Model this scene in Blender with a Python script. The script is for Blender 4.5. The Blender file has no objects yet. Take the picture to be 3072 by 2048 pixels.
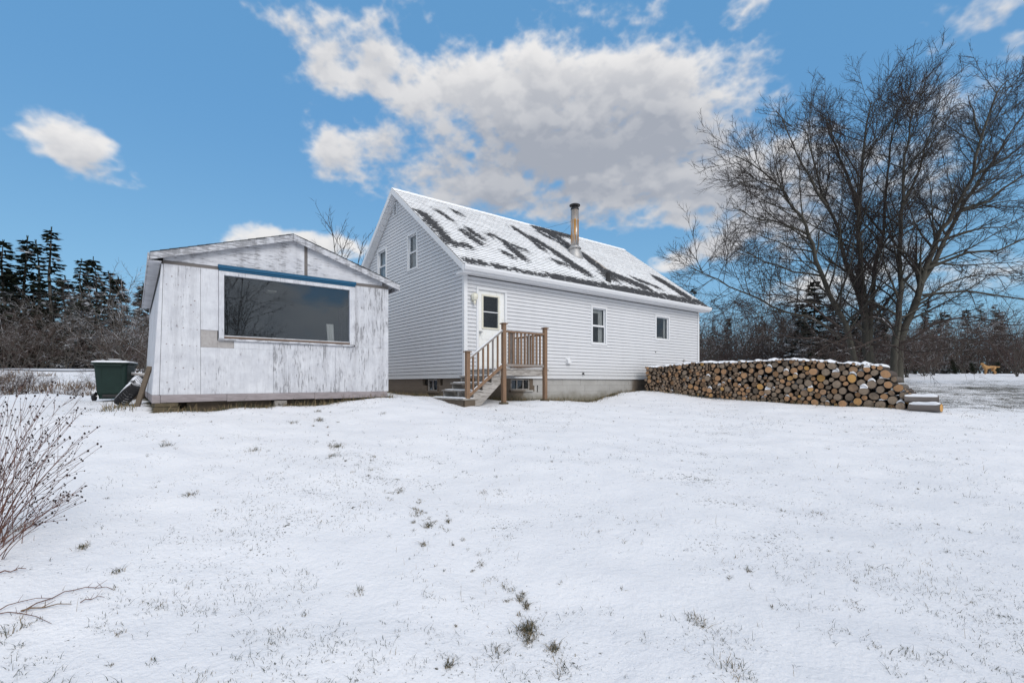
import bpy, math, random
import numpy as np
from mathutils import Vector, Matrix

R = math.radians
SC = bpy.context.scene
COL = SC.collection
random.seed(7)
EYE = 1.6                      # camera height above the datum
FPX, HZ, CXP = 1454.0, 1150.0, 1536.0   # focal length, horizon row and centre column of the 3072 px photograph

# ------------------------------------------------------------------ camera
cam_d = bpy.data.cameras.new('camera')
cam = bpy.data.objects.new('camera', cam_d); COL.objects.link(cam)
cam.location = (0, 0, EYE); cam.rotation_euler = (R(90), 0, 0)
cam_d.sensor_width = 36.0; cam_d.lens = FPX / 3072 * 36
cam_d.shift_y = (HZ - 1024) / 3072
cam_d.clip_start = 0.05; cam_d.clip_end = 2000
SC.camera = cam
SC.cycles.max_bounces = 6; SC.cycles.diffuse_bounces = 3; SC.cycles.glossy_bounces = 3; SC.cycles.transparent_max_bounces = 12
SC.view_settings.view_transform = 'Standard'; SC.view_settings.look = 'None'
SC.view_settings.gamma = 1; SC.view_settings.exposure = 0.38
SC.view_settings.use_curve_mapping = False

# ------------------------------------------------------------------ node helpers
class NT:
    def __init__(s, tree): s.t = tree; s.n = tree.nodes; s.l = tree.links
    def new(s, typ, **kw):
        n = s.n.new(typ)
        for k, v in kw.items(): setattr(n, k, v)
        return n
    def put(s, sock, v):
        if isinstance(v, bpy.types.NodeSocket): s.l.new(v, sock)
        elif v is not None:
            try: sock.default_value = v
            except Exception: sock.default_value = tuple(v) + (1.0,)
    def m(s, op, a, b=None, c=None, clamp=False):
        n = s.new('ShaderNodeMath', operation=op, use_clamp=clamp)
        for i, v in enumerate((a, b, c)):
            if v is not None: s.put(n.inputs[i], v)
        return n.outputs[0]
    def add(s, a, b): return s.m('ADD', a, b)
    def sub(s, a, b): return s.m('SUBTRACT', a, b)
    def mul(s, a, b): return s.m('MULTIPLY', a, b)
    def div(s, a, b): return s.m('DIVIDE', a, b)
    def mx(s, a, b): return s.m('MAXIMUM', a, b)
    def mn(s, a, b): return s.m('MINIMUM', a, b)
    def sm(s, v, lo, hi, a=0.0, b=1.0):          # smoothstep remap
        n = s.new('ShaderNodeMapRange', interpolation_type='SMOOTHSTEP')
        s.put(n.inputs[0], v); s.put(n.inputs[1], lo); s.put(n.inputs[2], hi); s.put(n.inputs[3], a); s.put(n.inputs[4], b)
        return n.outputs[0]
    def mix(s, f, a, b, blend='MIX'):
        n = s.new('ShaderNodeMix', data_type='RGBA', blend_type=blend)
        s.put(n.inputs[0], f)
        for sock, v in ((n.inputs[6], a), (n.inputs[7], b)):
            if isinstance(v, bpy.types.NodeSocket): s.l.new(v, sock)
            else: sock.default_value = tuple(v)[:3] + (1.0,)
        return n.outputs[2]
    def noise(s, vec, scale=5.0, detail=4.0, rough=0.55, dist=0.0, col=False):
        n = s.new('ShaderNodeTexNoise'); n.inputs['Scale'].default_value = scale
        n.inputs['Detail'].default_value = detail; n.inputs['Roughness'].default_value = rough
        n.inputs['Distortion'].default_value = dist
        if vec is not None: s.l.new(vec, n.inputs['Vector'])
        return n.outputs['Color' if col else 'Fac']
    def mapv(s, vec, scale=(1, 1, 1), loc=(0, 0, 0), rot=(0, 0, 0)):
        n = s.new('ShaderNodeMapping'); n.inputs['Scale'].default_value = scale
        n.inputs['Location'].default_value = loc; n.inputs['Rotation'].default_value = rot
        s.l.new(vec, n.inputs['Vector']); return n.outputs[0]
    def coord(s, kind='Object', obj=None):
        n = s.new('ShaderNodeTexCoord')
        if obj is not None: n.object = obj
        return n.outputs[kind]
    def pos(s): return s.new('ShaderNodeNewGeometry').outputs['Position']
    def nz(s):
        g = s.new('ShaderNodeNewGeometry'); x = s.new('ShaderNodeSeparateXYZ'); s.l.new(g.outputs['Normal'], x.inputs[0]); return x.outputs[2]
    def sep(s, v):
        x = s.new('ShaderNodeSeparateXYZ'); s.l.new(v, x.inputs[0]); return x.outputs
    def rnd(s): return s.new('ShaderNodeObjectInfo').outputs['Random']
    def bump(s, h, strength=0.3, dist=0.02):
        n = s.new('ShaderNodeBump'); n.inputs['Strength'].default_value = strength; n.inputs['Distance'].default_value = dist
        s.l.new(h, n.inputs['Height']); return n.outputs[0]

MATS = {}
def mat(name, fn):
    m = bpy.data.materials.new(name); m.use_nodes = True
    t = NT(m.node_tree); b = m.node_tree.nodes['Principled BSDF']
    c, r, nrm, extra = (list(fn(t)) + [None] * 4)[:4]
    t.put(b.inputs['Base Color'], c if isinstance(c, bpy.types.NodeSocket) else tuple(c)[:3] + (1,))
    t.put(b.inputs['Roughness'], 0.7 if r is None else r)
    if nrm is not None: t.l.new(nrm, b.inputs['Normal'])
    b.inputs['Specular IOR Level'].default_value = 0.3
    for k, v in (extra or {}).items(): t.put(b.inputs[k], v)
    MATS[name] = m; return m

# ------------------------------------------------------------------ world: daylight sky, broken cloud in view, heavier cloud added outside it
SUN_AZ, SUN_EL = R(152), R(38)       # azimuth clockwise from +Y (straight ahead): behind the camera, to the right
world = bpy.data.worlds.new('World'); SC.world = world; world.use_nodes = True
wt = NT(world.node_tree); bg = world.node_tree.nodes['Background']
sky = wt.new('ShaderNodeTexSky', sky_type='NISHITA'); sky.sun_disc = False
sky.sun_elevation = SUN_EL; sky.sun_rotation = SUN_AZ
sky.altitude = 0; sky.air_density = 1.0; sky.dust_density = 0.4; sky.ozone_density = 3.0
d = wt.coord('Generated'); dx, dy, dz = wt.sep(d)
az = wt.m('ARCTAN2', dx, dy); el = wt.m('ARCSINE', dz)
def az_el(px, py):                   # pixel of the 2352 px overview -> azimuth, elevation
    u = (px * 1.30612 - CXP) / FPX; v = (HZ - py * 1.30612) / FPX
    a = math.atan(u); return a, math.atan(v * math.cos(a))
BLOBS = [(850,172,150,46,1.0),(1060,200,190,62,1.0),(1260,205,210,80,1.1),(1440,185,190,64,1.05),(1580,210,130,60,1.0),
 (1190,290,230,95,1.0),(1440,320,230,110,1.1),(1300,400,260,62,1.0),(1500,420,210,66,.95),(1640,390,130,80,.85),(1760,330,100,80,.6),
 (770,335,70,62,.85),(890,375,120,52,.85),(1010,410,190,45,.75),(1280,95,60,36,.6),(650,55,85,40,.72),(820,35,140,42,.68),
 (1480,50,55,36,.62),(1700,30,85,30,.55),(2230,45,150,45,.62),(2330,95,80,50,.6),(690,255,36,28,.6),(175,345,88,55,1.15),(205,390,60,28,.8),
 (600,556,90,26,.75),(740,560,110,44,1.0),(1570,592,70,30,.95),(1650,575,80,36,.95),(1740,470,130,90,1.0),(1690,420,120,60,1.0),(1560,500,150,30,.8),(1900,430,190,130,.75),(2150,330,200,170,.62),
 (2020,640,300,60,.75),(1560,150,60,40,.7),(1165,465,30,18,.5),(1320,462,340,36,.95),(1600,455,160,42,.9),(1050,430,180,34,.85),(2320,25,90,40,.7)]
DARK = [(1330,345,260,48,.95),(1560,335,150,45,.75),(1130,390,170,40,.7),(1340,455,300,36,.75),(1650,470,130,40,.6),(1850,480,170,90,.7),(2100,400,200,160,.6),
 (900,420,120,30,.5),(1330,240,160,30,.35),(190,395,80,22,.4),(740,50,200,40,.4)]
CW, CH = 4096, 1024
def _field(seed, beta, k0=0.0):
    rs = np.random.RandomState(seed); f = np.fft.rfft2(rs.standard_normal((CH * 2, CW)).astype(np.float32))
    ky = np.fft.fftfreq(CH * 2)[:, None] * CH * 2 * 1.0; kx = np.fft.rfftfreq(CW)[None, :] * CW * .5
    k = np.sqrt((kx * 1.0) ** 2 + (ky * 0.62) ** 2) + 1e-6
    f *= (k + 2.0) ** -beta * (k > k0)
    n = np.fft.irfft2(f, s=(CH * 2, CW))[:CH].astype(np.float32); return n / n.std()
def cloud_map():
    el_ = (np.arange(CH, dtype=np.float32) + .5)[:, None] / CH * (math.pi / 2); az_ = ((np.arange(CW, dtype=np.float32) + .5)[None, :] / CW - .25) * 2 * math.pi
    az_ = np.where(az_ > math.pi, az_ - 2 * math.pi, az_)
    n1, n2, n3 = _field(11, 2.15, 14), _field(23, 2.25, 34), _field(37, 2.3)
    wx = az_ + .010 * _field(51, 2.3, 12); wy = el_ + .008 * _field(52, 2.3, 12)
    def gsum(lst):
        out = np.zeros((CH, CW), np.float32)
        for px, py, rx, ry, amp in lst:
            a0, e0 = az_el(px, py); k = 1.30612 / FPX; ca = math.cos(a0); sx, sy = rx * k * ca * ca, ry * k * ca
            q = ((wx - a0) / sx) ** 2 + ((wy - e0) / sy) ** 2; g = amp * np.exp(-.55 * q)
            out = np.maximum(out, np.maximum((out + g) * .58, g))
        return out
    cov = gsum(BLOBS); dk = gsum(DARK)
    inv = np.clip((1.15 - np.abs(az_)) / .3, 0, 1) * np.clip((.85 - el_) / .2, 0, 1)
    cov = cov + (1 - inv) * np.clip(.88 + .30 * n3, 0, 1.0)  # unseen cloud outside the view, added dense so the sky light is less blue
    n4 = _field(61, 1.75, 60)
    bil = .6 - np.abs(n2) * .75
    dens = cov + (.115 * n1 + .085 * bil) * np.clip(cov * 2.2, 0, 1) + .03 * n4 - .02
    a = np.clip((dens - .37) / .52, 0, 1); a = a * a * (3 - 2 * a); a *= np.clip((cov - .12) / .25, 0, 1)
    body = np.clip((dens - .40) / .75, 0, 1.2)
    acc = np.zeros_like(body); step = 5
    for s in range(1, 15): acc += np.concatenate([body[step * s:], np.zeros((step * s, CW), np.float32)], 0) * (1 - s / 16)
    lit = np.exp(-acc * .20)
    hgt = .6 * n1 + .5 * bil + .05 * n4
    fine = np.clip(.5 + .8 * (hgt - np.roll(np.roll(hgt, -11, 0), -6, 1)), 0, 1)
    sh = np.clip(.30 + .72 * lit +   .20 * (fine - .5) + .04 * n3 - .62 * np.clip(dk, 0, 1), 0, 1)
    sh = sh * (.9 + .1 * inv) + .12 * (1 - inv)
    return (a * .97).astype(np.float32), sh.astype(np.float32)

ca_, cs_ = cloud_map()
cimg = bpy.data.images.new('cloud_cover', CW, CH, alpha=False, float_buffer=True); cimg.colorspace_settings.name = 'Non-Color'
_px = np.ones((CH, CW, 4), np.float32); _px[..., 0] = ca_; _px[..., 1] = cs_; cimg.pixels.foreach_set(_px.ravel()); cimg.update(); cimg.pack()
cuv = wt.new('ShaderNodeCombineXYZ'); wt.l.new(wt.m('FRACT', wt.add(wt.mul(az, 1 / (2 * math.pi)), 1.25)), cuv.inputs[0]); wt.l.new(wt.mul(el, 2 / math.pi), cuv.inputs[1])
ctx = wt.new('ShaderNodeTexImage', image=cimg, extension='EXTEND'); wt.l.new(cuv.outputs[0], ctx.inputs[0])
csep = wt.new('ShaderNodeSeparateColor'); wt.l.new(ctx.outputs[0], csep.inputs[0])
ccol = wt.mix(csep.outputs[1], (2.95, 3.15, 3.6), (6.6, 6.5, 6.45))
ccol = wt.mix(wt.sm(el, 0.0, 0.25, 0.25, 0.0), ccol, (5.0, 5.8, 6.6))
skyc = wt.mix(.75, sky.outputs[0], wt.mix(wt.sm(el, 0, .5), (1.70, 3.75, 5.5), (1.02, 2.85, 5.3)))
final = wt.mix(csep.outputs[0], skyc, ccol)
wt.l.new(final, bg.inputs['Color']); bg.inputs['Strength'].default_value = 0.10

# ------------------------------------------------------------------ sun: thin overcast, very soft
sl = bpy.data.lights.new('sun', 'SUN'); sl.energy = 1.5; sl.angle = R(35); sl.color = (1.0, 0.965, 0.92)
so = bpy.data.objects.new('sun', sl); COL.objects.link(so)
sd = Vector((math.sin(SUN_AZ) * math.cos(SUN_EL), math.cos(SUN_AZ) * math.cos(SUN_EL), math.sin(SUN_EL)))
so.rotation_euler = sd.to_track_quat('Z', 'Y').to_euler(); so.location = sd * 60

# ------------------------------------------------------------------ mesh helpers
class MB:
    def __init__(s): s.v = []; s.f = []; s.mi = []; s.cur = 0
    def face(s, *ids): s.f.append(ids); s.mi.append(s.cur)
    def poly(s, pts):
        i = len(s.v); s.v.extend(tuple(p) for p in pts); s.face(*range(i, i + len(pts)))
    def hexa(s, p):                     # 8 points: bottom ring 0-3 ccw from above, top ring 4-7
        i = len(s.v); s.v.extend(tuple(q) for q in p)
        for q in ((3, 2, 1, 0), (4, 5, 6, 7), (0, 1, 5, 4), (1, 2, 6, 5), (2, 3, 7, 6), (3, 0, 4, 7)): s.face(*[i + k for k in q])
    def box(s, x0, x1, y0, y1, z0, z1):
        s.hexa([(x0, y0, z0), (x1, y0, z0), (x1, y1, z0), (x0, y1, z0), (x0, y0, z1), (x1, y0, z1), (x1, y1, z1), (x0, y1, z1)])
    def bar(s, a, b, w, h, up=(0, 0, 1)):   # a box along a segment
        a, b = Vector(a), Vector(b); t = (b - a).normalized(); sd_ = t.cross(Vector(up))
        sd_ = sd_.normalized() if sd_.length > 1e-6 else Vector((1, 0, 0)); u = sd_.cross(t)
        r = [a - sd_ * w / 2 - u * h / 2, a + sd_ * w / 2 - u * h / 2, b + sd_ * w / 2 - u * h / 2, b - sd_ * w / 2 - u * h / 2]
        s.hexa(r + [p + u * h for p in r])
    def prism(s, prof, axis, lo, hi):   # profile in the two other axes, extruded along axis
        def P(q, k): return (k, q[0], q[1]) if axis == 0 else (q[0], k, q[1]) if axis == 1 else (q[0], q[1], k)
        i = len(s.v); n = len(prof); s.v.extend(P(q, lo) for q in prof); s.v.extend(P(q, hi) for q in prof)
        s.face(*range(i, i + n)); s.face(*range(i + 2 * n - 1, i + n - 1, -1))
        for k in range(n): s.face(i + k, i + n + k, i + n + (k + 1) % n, i + (k + 1) % n)
    def tube(s, pts, rad, n=6, caps=True, cone=False):
        pts = [Vector(p) for p in pts]
        if not hasattr(rad, '__len__'): rad = [rad] * len(pts)
        i0 = len(s.v); prev = None
        t0 = (pts[1] - pts[0]); ref = Vector((0, 0, 1)) if abs(t0.normalized().z) < 0.9 else Vector((1, 0, 0))
        m = len(pts); last = m - 1 if cone else m
        for k in range(last):
            t = (pts[min(k + 1, m - 1)] - pts[max(k - 1, 0)]); t.normalize()
            a = t.cross(ref); a.normalize(); b = a.cross(t)
            for j in range(n):
                q = 2 * math.pi * j / n
                s.v.append(tuple(pts[k] + (a * math.cos(q) + b * math.sin(q)) * rad[k]))
        for k in range(last - 1):
            for j in range(n):
                s.face(i0 + k * n + j, i0 + (k + 1) * n + j, i0 + (k + 1) * n + (j + 1) % n, i0 + k * n + (j + 1) % n)
        if cone:
            s.v.append(tuple(pts[-1])); e = len(s.v) - 1; k = last - 1
            for j in range(n): s.face(i0 + k * n + j, e, i0 + k * n + (j + 1) % n)
        elif caps: s.face(*[i0 + (last - 1) * n + j for j in range(n - 1, -1, -1)])
        if caps: s.face(*[i0 + j for j in range(n)])
    def lathe(s, prof, n=20, c=(0, 0, 0)):   # (r, z) profile
        i = len(s.v)
        for r, z in prof:
            for j in range(n):
                q = 2 * math.pi * j / n; s.v.append((c[0] + r * math.cos(q), c[1] + r * math.sin(q), c[2] + z))
        for k in range(len(prof) - 1):
            for j in range(n): s.face(i + k * n + j, i + k * n + (j + 1) % n, i + (k + 1) * n + (j + 1) % n, i + (k + 1) * n + j)
        s.face(*[i + j for j in range(n - 1, -1, -1)]); s.face(*[i + (len(prof) - 1) * n + j for j in range(n)])
    def blob(s, c, r, n=6, m=4, jit=0.0):
        i = len(s.v); c = Vector(c); rx, ry, rz = r if hasattr(r, '__len__') else (r, r, r)
        s.v.append(tuple(c - Vector((0, 0, rz))))
        for k in range(1, m):
            ph = -math.pi / 2 + math.pi * k / m
            for j in range(n):
                q = 2 * math.pi * j / n; w = 1 + random.uniform(-jit, jit)
                s.v.append((c.x + rx * math.cos(ph) * math.cos(q) * w, c.y + ry * math.cos(ph) * math.sin(q) * w, c.z + rz * math.sin(ph) * w))
        s.v.append(tuple(c + Vector((0, 0, rz)))); e = len(s.v) - 1
        for j in range(n):
            s.face(i, i + 1 + (j + 1) % n, i + 1 + j)
            for k in range(m - 2): s.face(i + 1 + k * n + j, i + 1 + k * n + (j + 1) % n, i + 1 + (k + 1) * n + (j + 1) % n, i + 1 + (k + 1) * n + j)
            s.face(i + 1 + (m - 2) * n + j, i + 1 + (m - 2) * n + (j + 1) % n, e)
    def mesh(s, name, mats, smooth=False):
        me = bpy.data.meshes.new(name); me.from_pydata(s.v, [], s.f)
        for q in (mats if isinstance(mats, (list, tuple)) else [mats]): me.materials.append(MATS[q] if isinstance(q, str) else q)
        if any(s.mi): me.polygons.foreach_set('material_index', s.mi)
        if smooth: me.polygons.foreach_set('use_smooth', [True] * len(s.f))
        me.update(); return me
    def build(s, name, mats, parent=None, smooth=False, bevel=0.0):
        return link(name, s.mesh(name, mats, smooth), parent, bevel=bevel)

def link(name, me, parent=None, loc=None, rot=None, bevel=0.0):
    o = bpy.data.objects.new(name, me); COL.objects.link(o); o.parent = parent
    if loc is not None: o.location = loc
    if rot is not None: o.rotation_euler = rot
    if bevel:
        b = o.modifiers.new('edge', 'BEVEL'); b.width = bevel; b.segments = 2; b.limit_method = 'ANGLE'
    return o
def tag(o, label=None, cat=None, group=None, kind=None):
    for k, v in (('label', label), ('category', cat), ('group', group), ('kind', kind)):
        if v: o[k] = v
    return o
def empty(name, loc, rz=0.0, label=None, cat=None, group=None):
    o = bpy.data.objects.new(name, None); COL.objects.link(o); o.location = loc; o.rotation_euler = (0, 0, rz)
    return tag(o, label, cat, group)
def copy_tree(o, parent=None):
    c = o.copy(); COL.objects.link(c); c.parent = parent
    for ch in [x for x in KIDS.get(o.name, [])]: copy_tree(ch, c)
    return c
KIDS = {}
def note_kids(o):
    KIDS[o.name] = [x for x in COL.objects if x.parent == o]
    return o
def U(a, b): return random.uniform(a, b)

# ------------------------------------------------------------------ places: the house and the shed share one orientation
P0 = Vector((-0.098 * 12.8, 12.8)); LH = Vector((.788, .616)).normalized(); GH = Vector((-LH.y, LH.x)); HROT = math.atan2(LH.y, LH.x)
S0 = Vector((-0.7283 * 8.5, 8.5))
def hw(x, y, o=P0): return o + LH * x + GH * y
def pix(px, py, Y): return Vector(((px - CXP) / FPX * Y, Y, (HZ - py) / FPX * Y))      # z relative to the eye

# ------------------------------------------------------------------ terrain
PILE_A = Vector((4.64, 16.8)); PILE_D = Vector((.715, -.699)).normalized(); PILE_N = Vector((.699, .715)).normalized()
CP = [(0,-4,-1.80),(0,0,-1.66),(0,2.6,-1.54),(-3.7,3.6,-1.27),(3,3.5,-1.47),(0,6,-1.12),(-5,6,-.86),(6,6,-1.27),(0,9,-.76),(3.5,9,-.88),(7,9,-.95),(-9,8,-.62),(-8,4,-1.0),(-8,0,-1.4),(8,0,-1.8),
 (12,5,-1.45),(14,10,-.95),(-10.65,13,-.49),(-8.3,10.6,-.48),(-12.7,12,-.42),(-13.7,14.5,-.33),(-16.5,17,-.75),(-14,18.5,-.7),(-23,22,-.25),(-17,22,-.2),(-31,30,.45),(-23,30,.45),(-35,34,1.0),(-26,34,.95),
 (-40,45,1.1),(-28,45,1.1),(11.6,12.5,-.66),(20,20,-.15),(31,35,.66),(24,30,.42),(20,34,.55),(40,36,.7),(0,30,.3),(0,50,.8),(60,60,1.2),(-60,60,1.6),(0,100,2),(90,30,.8),(-70,20,.6),(60,0,-1.2),(-40,0,-.8),(0,-40,-2.4),(60,-40,-2.2),(-60,-40,-1.8)]
for hx, hy, z in [(.2,-1.5,-.49),(1.5,-1.5,-.45),(3.08,0,-.53),(4.56,0,-.55),(6.98,0,-.28),(0,0,-.42),(0,3,-.34),(11.2,0,-.2),(-1.1,-1.0,-.47),(4,-2,-.62),(5,8,-.1),(11,8,0),(0,8,-.3)]:
    q = hw(hx, hy); CP.append((q.x, q.y, z))
for sx, sy, z in [(0,0,-.49),(1.85,-.1,-.47),(4.25,0,-.33),(2,-1,-.56),(0,6,-.4),(4.25,6,-.3)]:
    q = hw(sx, sy, S0); CP.append((q.x, q.y, z))
for s_, z in [(0,-.25),(1.5,-.36),(2.95,-.5),(5.04,-.60),(7.2,-.67)]:
    q = PILE_A + PILE_D * s_; CP.append((q.x, q.y, z))
CPA = np.array(CP, float)
def _phi(r2): return np.sqrt(r2 + 0.6)
_n = len(CPA); _D = ((CPA[:, None, :2] - CPA[None, :, :2]) ** 2).sum(-1)
_K = np.zeros((_n + 3, _n + 3)); _K[:_n, :_n] = _phi(_D) - np.eye(_n) * 0.02; _K[:_n, _n] = 1; _K[:_n, _n + 1:] = CPA[:, :2]; _K[_n, :_n] = 1; _K[_n + 1:, :_n] = CPA[:, :2].T
_W = np.linalg.solve(_K, np.concatenate([CPA[:, 2], np.zeros(3)]))
_rs = np.random.RandomState(3)
_waves = [(_rs.uniform(0, 6.28), _rs.uniform(0, 6.28), f * _rs.uniform(.8, 1.25), a) for f, a in ((1.3, .020), (1.7, .018), (2.6, .012), (3.4, .010), (5.2, .007), (6.8, .006), (9.5, .0045), (13, .0035), (17, .003))]
def ground(x, y):
    x = np.atleast_1d(np.asarray(x, float)); y = np.atleast_1d(np.asarray(y, float)); out = np.empty(x.size)
    xf, yf = x.ravel(), y.ravel()
    for i in range(0, xf.size, 20000):
        X, Y = xf[i:i + 20000], yf[i:i + 20000]
        r2 = (X[:, None] - CPA[None, :, 0]) ** 2 + (Y[:, None] - CPA[None, :, 1]) ** 2
        out[i:i + 20000] = _phi(r2) @ _W[:_n] + _W[_n] + X * _W[_n + 1] + Y * _W[_n + 2]
    rr = np.hypot(xf, yf); far = np.clip((rr - 90) / 120, 0, 1); out = out * (1 - far) + 1.6 * far
    nz = np.zeros_like(out)
    for th, ph, f, a in _waves: nz += a * np.sin(f * (xf * math.cos(th) + yf * math.sin(th)) + ph + 1.3 * np.sin(f * .6 * (xf * math.sin(th) - yf * math.cos(th)) + th))
    out += nz * np.clip((40 - rr) / 25, 0, 1)
    return (out + EYE).reshape(x.shape)
def gz(x, y): return float(ground(x, y)[0])
def gp(x, y, dz=0.0): return Vector((x, y, gz(x, y) + dz))

house = empty('house', (P0.x, P0.y, EYE), HROT, 'white vinyl sided house with steep snow streaked roof and rusty stovepipe', 'house')
shed = empty('shed', (S0.x, S0.y, EYE), HROT, 'low white plywood shed with one wide window and peeling paint', 'shed')

# ------------------------------------------------------------------ materials
def rectd(t, obj, x0, x1, y0, y1):         # distance outside a rectangle in an object's own frame
    x, y, z = t.sep(t.coord('Object', obj))
    ax = t.mx(t.sub(x0, x), t.sub(x, x1)); ay = t.mx(t.sub(y0, y), t.sub(y, y1))
    return t.mx(ax, ay)
def m_snow(t):
    p = t.pos(); x, y, z = t.sep(p)
    big = t.noise(p, 0.55, 3, .5); mid = t.noise(p, 2.6, 5, .6); fine = t.noise(p, 26, 3, .6); vf = t.noise(t.mapv(p, (1, .55, 1)), 60, 2, .6)
    rng = t.m('SQRT', t.add(t.mul(x, x), t.mul(y, y)))
    # thinner snow on the field to the right, where the grass shows through
    field = t.mul(t.sm(t.sub(x, t.mul(y, .12)), 8.9, 10.3), t.sm(y, 11.6, 13.2)); field = t.mul(field, t.sm(y, 17, 30, 1, .25))
    patch = t.add(t.mul(t.sub(mid, .5), .9), t.add(t.mul(t.sub(big, .5), .7), t.mul(field, .42)))
    sp = t.sm(t.add(vf, t.mul(patch, .42)), .665, .77)
    sp2 = t.sm(t.add(fine, t.mul(patch, .55)), .69, .79)
    grass = t.m('ADD', t.mul(sp, .75), sp2, clamp=True)
    # bare earth sheltered close under the two buildings
    wob = t.mul(t.sub(t.noise(p, 2.0, 5, .6), .5), .9); wob2 = t.mul(t.sub(t.noise(p, 7.0, 4, .6), .5), .35)
    dh = t.add(t.add(rectd(t, house, -.02, 11.2, -.02, 8.0), wob), wob2); dsx = t.add(t.add(rectd(t, shed, -.1, 4.3, -.02, 7.0), t.mul(wob, .5)), wob2)
    bare = t.mx(t.sm(dh, .12, .24, 1, 0), t.sm(dsx, -.01, .10, 1, 0))
    earth = t.mix(t.noise(p, 9, 4, .6), (.055, .042, .022), (.12, .105, .045))
    gcol = t.mix(t.noise(p, 1.7, 2, .5), (.030, .032, .020), (.085, .068, .038))
    snow = t.mix(t.noise(p, 1.1, 4, .6), (.80, .80, .83), (.86, .855, .868))
    c = t.mix(grass, snow, gcol); c = t.mix(bare, c, earth)
    h = t.add(t.mul(t.noise(p, 7, 6, .65), 1.0), t.mul(t.noise(p, 34, 3, .6), .35))
    return c, .75, t.bump(t.add(h, t.mul(t.noise(p, 18, 3, .6), .3)), .5, .04)
mat('snow_ground', m_snow)
mat('snow', lambda t: (t.mix(t.noise(t.pos(), 6, 4, .6), (.80, .81, .85), (.87, .875, .89)), .7, t.bump(t.noise(t.pos(), 30, 3, .6), .5, .01)))
def m_road(t):
    p = t.pos(); n = t.noise(t.mapv(p, (.3, 2.2, 1)), 1.2, 4, .6)
    return t.mix(t.sm(n, .35, .7), (.42, .43, .46), (.75, .76, .80)), .7
mat('road', m_road)
def m_siding(t):
    p = t.coord('Object', house); x, y, z = t.sep(p)
    stain = t.noise(t.mapv(p, (2.2, 2.2, .35)), 1.6, 6, .6); fine = t.noise(t.mapv(p, (30, 30, 3)), 1.0, 3, .6)
    grime = t.mul(t.sm(t.add(z, t.mul(stain, .7)), .25, 1.1, 1, 0), .36)
    c = t.mix(t.sm(stain, .4, .75, 0, .35), (.655, .66, .68), (.56, .565, .585))
    c = t.mix(t.mul(fine, .12), c, (.55, .55, .55)); c = t.mix(grime, c, (.33, .33, .30))
    return c, .5, t.bump(fine, .05, .004)
mat('siding', m_siding)
def m_trim(t):
    p = t.pos(); n = t.noise(p, 5, 6, .65)
    return t.mix(t.sm(n, .55, .75, 0, .35), (.72, .725, .74), (.55, .54, .52)), .45
mat('white_trim', m_trim)
mat('door_paint', lambda t: (t.mix(t.sm(t.noise(t.mapv(t.pos(), (3, 3, 1)), 4, 6, .7), .56, .74, 0, .8), (.80, .80, .78), (.60, .56, .42)), .45))
def plywood(wear, dirt=.3, horiz=False):
    def f(t):
        p = t.coord('Object', shed); q = (lambda v: v) if not horiz else (lambda v: (v[2], v[1], v[0]))
        fleck = t.noise(t.mapv(p, q((42, 42, 7.0))), 1.0, 4, .65, .6); curl = t.noise(t.mapv(p, q((13, 13, 2.4))), 1.0, 6, .7, 2.2); check = t.noise(t.mapv(p, q((48, 48, 1.6))), 1.0, 3, .6)
        zone = t.noise(t.mapv(p, (1.3, 1.3, .8)), 1.4, 4, .6); streak = t.noise(t.mapv(p, (6.5, 6.5, .25)), 1.0, 5, .65)
        k = t.add(t.add(t.mul(fleck, .42), t.mul(curl, .34)), t.mul(check, .24)); k = t.add(k, t.add(t.mul(t.sub(zone, .5), .30), t.mul(t.sub(streak, .5), .14)))
        peel = t.sm(k, .65 - wear, .70 - wear); thin = t.sm(k, .52 - wear, .66 - wear)
        c = t.mix(t.sm(t.noise(p, 3.5, 5, .65), .3, .7), (.52, .53, .565), (.64, .65, .68))
        c = t.mix(t.mul(t.sm(streak, .48, .70), dirt), c, (.30, .30, .32)); c = t.mix(t.mul(thin, .35), c, (.40, .40, .43))
        c = t.mix(t.mul(peel, .72), c, t.mix(check, (.10, .10, .11), (.27, .27, .28)))
        return c, .75, t.bump(t.sub(0, t.add(peel, t.mul(fleck, .4))), .5, .008)
    return f
mat('plywood_sound', plywood(.058, .2)); mat('plywood_mid', plywood(.08, .3)); mat('plywood_worn', plywood(.125, .42)); mat('plywood_gable', plywood(.105, .25, True))
mat('paint_board', plywood(.16, .8, True))
def greywood(a, b, sc=(3, 40, 40), obj=None):
    def f(t):
        p = t.coord('Object', obj) if obj else t.coord('Object')
        g = t.noise(t.mapv(p, sc), 1.0, 5, .6, .8); g2 = t.noise(p, 3, 4, .6)
        return t.mix(t.add(t.mul(g, .7), t.mul(g2, .3)), a, b), .85, t.bump(g, .3, .004)
    return f
mat('skirt_wood', greywood((.10, .085, .085), (.46, .41, .42), (4, 40, 22), shed))
mat('patch_wood', greywood((.20, .18, .17), (.52, .50, .49), (14, 14, 12), shed))
mat('old_beam', greywood((.05, .04, .03), (.20, .155, .115), (3, 30, 30), shed))
def m_treated(t):
    p = t.coord('Object', house); n = t.noise(t.mapv(p, (28, 28, 2.5)), 1.0, 5, .65, .8); r = t.rnd()
    z = t.noise(p, 2.2, 4, .6)
    br = t.mix(n, (.105, .062, .038), (.33, .21, .135)); gr = t.mix(n, (.15, .13, .115), (.36, .33, .31))
    return t.mix(t.sm(t.add(t.mul(r, .8), t.mul(z, .5)), .70, 1.05), br, gr), .85, t.bump(n, .35, .004)
mat('treated_wood', m_treated)
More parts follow.
